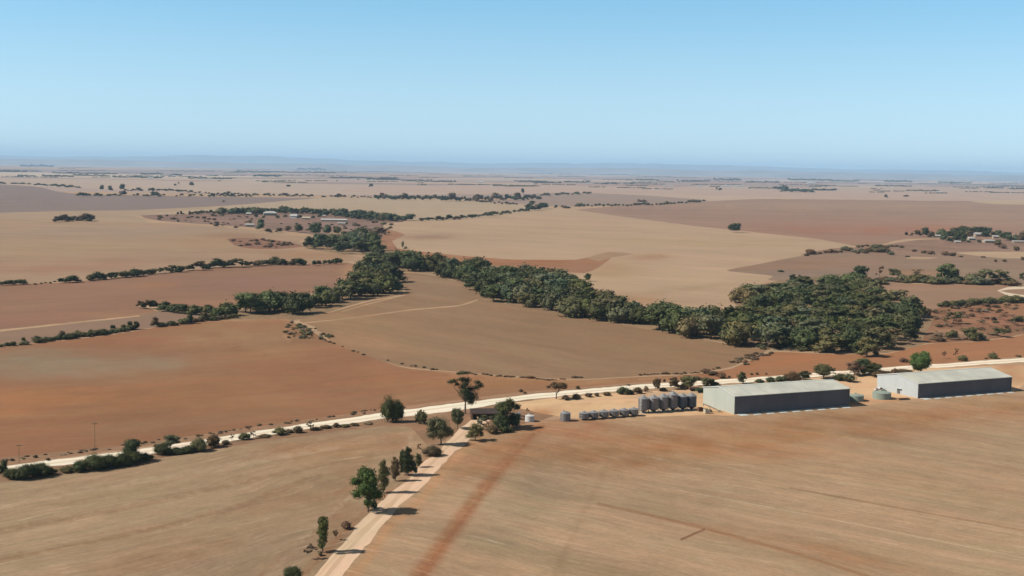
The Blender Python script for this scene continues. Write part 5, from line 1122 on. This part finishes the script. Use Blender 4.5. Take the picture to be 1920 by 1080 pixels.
def auger(px, py, rz, label):
    b = at(px, py); t = empty('grain_auger', (b.x, b.y, 0), rz); tag(t, label, 'auger')
    MB().tube((-3.4, 0, 3.4), (3.4, 0, .7), .24, n=12).build('tube', M_CREAM, t)
    MB().box(2.7, 4.0, -.7, .7, .12, 1.0).build('intake_hopper', M_CREAM, t)
    MB().tube((-3.3, 0, 3.35), (-3.3, 0, 2.4), .26, n=10).build('spout', M_CREAM, t)
    MB().tube((0, -1.0, .4), (-1.2, -.1, 2.5), .07, n=6).tube((0, 1.0, .4), (-1.2, .1, 2.5), .07, n=6).tube((0, -1.0, .42), (0, 1.0, .42), .06, n=6).build('undercarriage', M_STEEL, t)
    for s in (-1, 1): wheel(t, 0, s * 1.1, .4, .22)
auger(1333, 772, -.05, 'cream grain auger sloping down at the left-hand shed corner')
def crate_bin(px, py, w, d, h, mat, label, name, cat, rz=.3):
    b = at(px, py); t = empty(name, (b.x, b.y, 0), rz); tag(t, label, cat)
    g = .1; m_ = MB().box(-w / 2, w / 2, -d / 2, -d / 2 + g, .1, h).box(-w / 2, w / 2, d / 2 - g, d / 2, .1, h).box(-w / 2, -w / 2 + g, -d / 2 + g, d / 2 - g, .1, h).box(w / 2 - g, w / 2, -d / 2 + g, d / 2 - g, .1, h)
    m_.build('side_panels', mat, t); MB().box(-w / 2 + g, w / 2 - g, -d / 2 + g, d / 2 - g, .12, .2).build('floor_panel', mat, t)
    for sx in (-1, 1): MB().box(sx * w * .35 - .12, sx * w * .35 + .12, -d / 2, d / 2, 0, .098).build('skid', M_STEEL, t)
    return t
crate_bin(1325, 775, 2.2, 2.0, 1.8, M_CREAM, 'cream hopper box under the grain auger', 'hopper_box', 'box')
crate_bin(1313, 771, 2.0, 1.8, 1.6, M_RUST, 'dark rusty box between the last silo and the auger', 'steel_box', 'box')
crate_bin(1694, 749.5, 5.6, 1.6, .7, M_WOOD, 'long low brown feed trough at the right-hand shed end wall', 'feed_trough', 'trough')
# old open-fronted shed among the trees
b = at(911, 785); t = empty('old_farm_shed', (b.x, b.y, 0), .12); tag(t, 'old low dark-roofed open shed under the broad dark gum', 'shed')
MB().add([(-6.2, -2.6, 2.5), (6.2, -2.6, 2.5), (6.2, 4.4, 3.3), (-6.2, 4.4, 3.3), (-6.2, -2.6, 2.6), (6.2, -2.6, 2.6), (6.2, 4.4, 3.4), (-6.2, 4.4, 3.4)], [(0, 3, 2, 1), (4, 5, 6, 7), (0, 1, 5, 4), (1, 2, 6, 5), (2, 3, 7, 6), (3, 0, 4, 7)]).build('roof', M_DARKROOF, t)
MB().box(-6, 6, 3.9, 4.0, 0, 3.1).build('back_wall', M_RUST, t)
for x in (-6, 5.9): MB().box(x, x + .1, -2.2, 3.89, 0, 2.4).build('side_wall', M_RUST, t)
for x in (-5.6, -1.9, 1.9, 5.6): MB().tube((x, -2.35, -.1), (x, -2.35, 2.5), .12, n=8).build('post', M_WOOD, t)
MB().box(-6, 6, -2.5, -2.3, 2.3, 2.49).build('beam', M_WOOD, t)
tank(900.5, 795, 8, 9, M_CREAM, M_CREAM, 'small cream drum tank at the driveway mouth', .15, 'drum_tank')
tank(951, 803, 9, 6, M_WHITE, M_WHITE, 'low pale trough tank in front of the broad dark gum', .1, 'trough_tank')
trailer(887, 777, .1, 3.0, M_STEEL, 'pale flat farm trailer beside the old dark-roofed shed', bars=False)
# power poles
def pole(px, py, hpx, label):
    b = at(px, py); k = mpp(b); Ht = hpx * k; t = empty('power_pole', (b.x, b.y, 0), .25); tag(t, label, 'pole', 'power poles beyond the road')
    MB().tube((0, 0, -.3), (0, 0, Ht), .10, .07, n=10).build('post', M_WOOD, t)
    c = MB().box(-1.1, 1.1, -.08, .08, Ht - .55, Ht - .4).build('crossarm', M_WOOD, t)
    for x in (-1.0, 0, 1.0): MB().lathe([(.001, Ht - .4), (.07, Ht - .4), (.05, Ht - .3), (.08, Ht - .26), (.001, Ht - .2)], 8, x, 0).build('insulator', M_TRIM, c)
pole(178, 843, 52, 'taller wooden power pole beyond the road, left part of the picture')
pole(36, 868, 36, 'short wooden pole beyond the road near the left border')
# white caravan and pale stone heaps at the foot of the big wood
b = at(1538, 652); t = empty('caravan', (b.x, b.y, b.z), .3); tag(t, 'small white caravan parked at the near edge of the big wood', 'caravan')
cb = MB().prism([(-2.2, .45), (2.2, .45), (2.35, 1.2), (2.0, 2.3), (-2.0, 2.3), (-2.3, 1.3)], -1.05, 1.05).build('body', M_WHITE, t)
MB().box(-1.4, -.6, -1.08, -1.053, 1.3, 1.8).build('window', M_GLASS, cb); MB().box(.5, 1.1, -1.08, -1.053, .6, 2.0).build('door', M_CREAM, cb)
for s in (-1, 1): wheel(t, 0, s * .95, .34, .22)
MB().box(2.3, 3.5, -.05, .05, .4, .5).build('drawbar', M_STEEL, t)
def heap(px, py, w, h, label):
    b = at(px, py); k = mpp(b); m_ = MB(); R = random.Random(int(px))
    for i in range(26):
        a = R.uniform(0, 6.28); r = R.random() ** .6; s = R.uniform(.12, .3); x, y = r * math.cos(a) * w * k / 2, r * math.sin(a) * w * k / 2.6; z = (1 - r) * h * k * .7
        sx = s * w * k * .5
        m_.add([(x + q[0] * sx, y + q[1] * sx, z + q[2] * sx * .6) for q in ICO_V * (1 + .2 * R.random())], [tuple(f) for f in ICO_F])
    o = m_.build('stone_heap', M_CONC, None); o.location = b; o['label'] = label; o['category'] = 'stones'; o['group'] = 'pale stone heaps at the big wood'
heap(1450, 656, 8, 3, 'pale stone heap, smaller one at the near foot of the big wood')
heap(1470, 655, 11, 3, 'pale stone heap in the middle at the foot of the big wood')
heap(1492, 655, 14, 4, 'largest pale stone heap at the foot of the big wood')
heap(1675, 623, 8, 4, 'small white stone heap among trees right side of big wood')

# ---------------------------------------------------------------- homesteads and far sheds
def house(px, py, wpx, hpx, label, roofm=None, wall=None, dfrac=.5, hip=True, veranda=True, name='farmhouse', cat='house', group=None, rz=None, wins=3):
    b = at(px, py); k = mpp(b); w = wpx * k; d = max(6.0, w * dfrac) if hpx > 2 else 12; Ht = hpx * k; ev = Ht * .55
    t = empty(name, (b.x, b.y, b.z), rnd.uniform(-.25, .25) if rz is None else rz); tag(t, label, cat, group)
    MB().box(-w / 2, w / 2, 0, d, -.5, ev).build('wall', wall or M_HWALL, t)
    o = .6; i = min(w, d) * .45 if hip else 0
    vs = [(-w / 2 - o, -o, ev), (w / 2 + o, -o, ev), (w / 2 + o, d + o, ev), (-w / 2 - o, d + o, ev), (-w / 2 - o + i, d / 2, Ht), (w / 2 + o - i, d / 2, Ht)]
    MB().add(vs, [(0, 1, 5, 4), (1, 2, 5), (2, 3, 4, 5), (3, 0, 4), (3, 2, 1, 0)]).build('roof', roofm or M_HROOF, t)
    for q in range(wins):
        xq = -w / 2 + w * (q + .5) / wins; f = MB().box(xq - .7, xq + .7, -.06, -.003, ev * .35, ev * .8).build('window', M_TRIM, t)
        MB().box(xq - .6, xq + .6, -.09, -.063, ev * .4, ev * .76).build('pane', M_GLASS, f)
    if veranda:
        v = MB().box(-w / 2, w / 2, -2.8, -o - .01, ev - .35, ev - .2).build('veranda_roof', roofm or M_HROOF, t)
        for q in range(4): MB().box(-w / 2 + .1 + (w - .3) * q / 3, -w / 2 + .2 + (w - .3) * q / 3, -2.7, -2.6, -.5, ev - .36).build('post', M_TRIM, v)
for i_, x_ in enumerate((488, 524, 538, 562, 590)): pass
house(507, 404, 25, 8, 'white hip-roofed homestead in the creek grove', wins=4)
house(466, 403, 9, 4.5, 'small pale-roofed hut left of the creek homestead', hip=False, veranda=False)
house(550, 409, 13, 7.5, 'tall white shed among the creek homestead trees', hip=False, veranda=False, name='farm_building', cat='shed', wall=M_WHITE)
house(574, 411, 14, 4.5, 'low cream outbuilding right of the tall white shed', M_CREAM, hip=False, veranda=False, name='farm_building', cat='shed')
house(626, 415, 48, 4.8, 'very long low white-roofed shed below the creek grove', dfrac=.16, hip=False, veranda=False, name='farm_building', cat='shed', rz=0, wins=6)
house(607, 406, 6, 3, 'tiny white hut above the long low white-roofed shed', hip=False, veranda=False, wins=2)
house(640, 421, 14, 4, 'grey outbuilding below the long low white-roofed shed', M_GREYROOF, hip=False, veranda=False, name='farm_building', cat='shed')
house(468, 425, 16, 6, 'roofless-looking grey shed below the creek grove', M_GREYROOF, hip=False, veranda=False, name='farm_building', cat='shed')
house(1846, 444, 34, 8, 'long grey-roofed homestead shed behind the right-hand grove', M_GREYROOF, dfrac=.5, hip=False, veranda=False, name='farm_building', cat='shed', rz=0, wins=4)
house(1823, 450, 14, 5.5, 'bright white-roofed house in the right-hand grove', wins=3)
house(1857, 455, 22, 6, 'grey-roofed house in front of the long homestead shed', M_GREYROOF, wins=4)
house(1868, 447, 11, 6, 'small grey outbuilding right of the long homestead shed', M_GREYROOF, hip=False, veranda=False, name='farm_building', cat='shed')
house(1796, 455, 10, 3.5, 'tiny pale hut below the right-hand grove', hip=False, veranda=False, wins=2)
house(1757, 445, 14, 5, 'pale-roofed hut at the left end of the right-hand grove', M_GREYROOF, hip=False, veranda=False, wins=2)
house(1911, 455, 20, 4, 'low pale shed at the right border by the grove', M_GREYROOF, hip=False, veranda=False, name='farm_building', cat='shed', rz=0)
house(1064, 389, 10, 3, 'small pale hut at the far corner of the cream field', hip=False, veranda=False, wins=2)
for x, y, w, h, lb in [(901, 343, 10, 3, 'far pale shed right of the long far tree belt'), (1104, 345.5, 8, 2.6, 'far pale shed beside the far dark belt'), (1248, 349.5, 8, 2.4, 'far pale shed, left of the close far pair'), (1259, 349.8, 7, 2.2, 'far pale shed, right of the close far pair'),
                       (1362, 350.5, 18, 2.2, 'far long pale shed, left of the two long ones'), (1386, 350.5, 16, 2.2, 'far long pale shed, right of the two long ones'), (1521, 345, 14, 3.4, 'far white shed with grey trees at the horizon'), (1762, 361, 11, 2.2, 'far pale pink shed on the right plain'),
                       (282, 335, 10, 2.4, 'far white shed beside the far dark grove'), (326, 331, 6, 3, 'far white block right of the far dark grove'), (380, 336.5, 8, 1.8, 'far small shed, left of a close pair'), (393, 336.5, 9, 1.8, 'far small shed, right of a close pair'), (1312, 350, 8, 1.8, 'far pale shed between the pair and long sheds'), (1655, 345, 7, 2, 'far pale shed near the right horizon')]:
    house(x, y, w, h, lb, dfrac=.3, hip=False, veranda=False, name='farm_building', cat='shed', rz=0, wins=0, wall=M_WHITE)
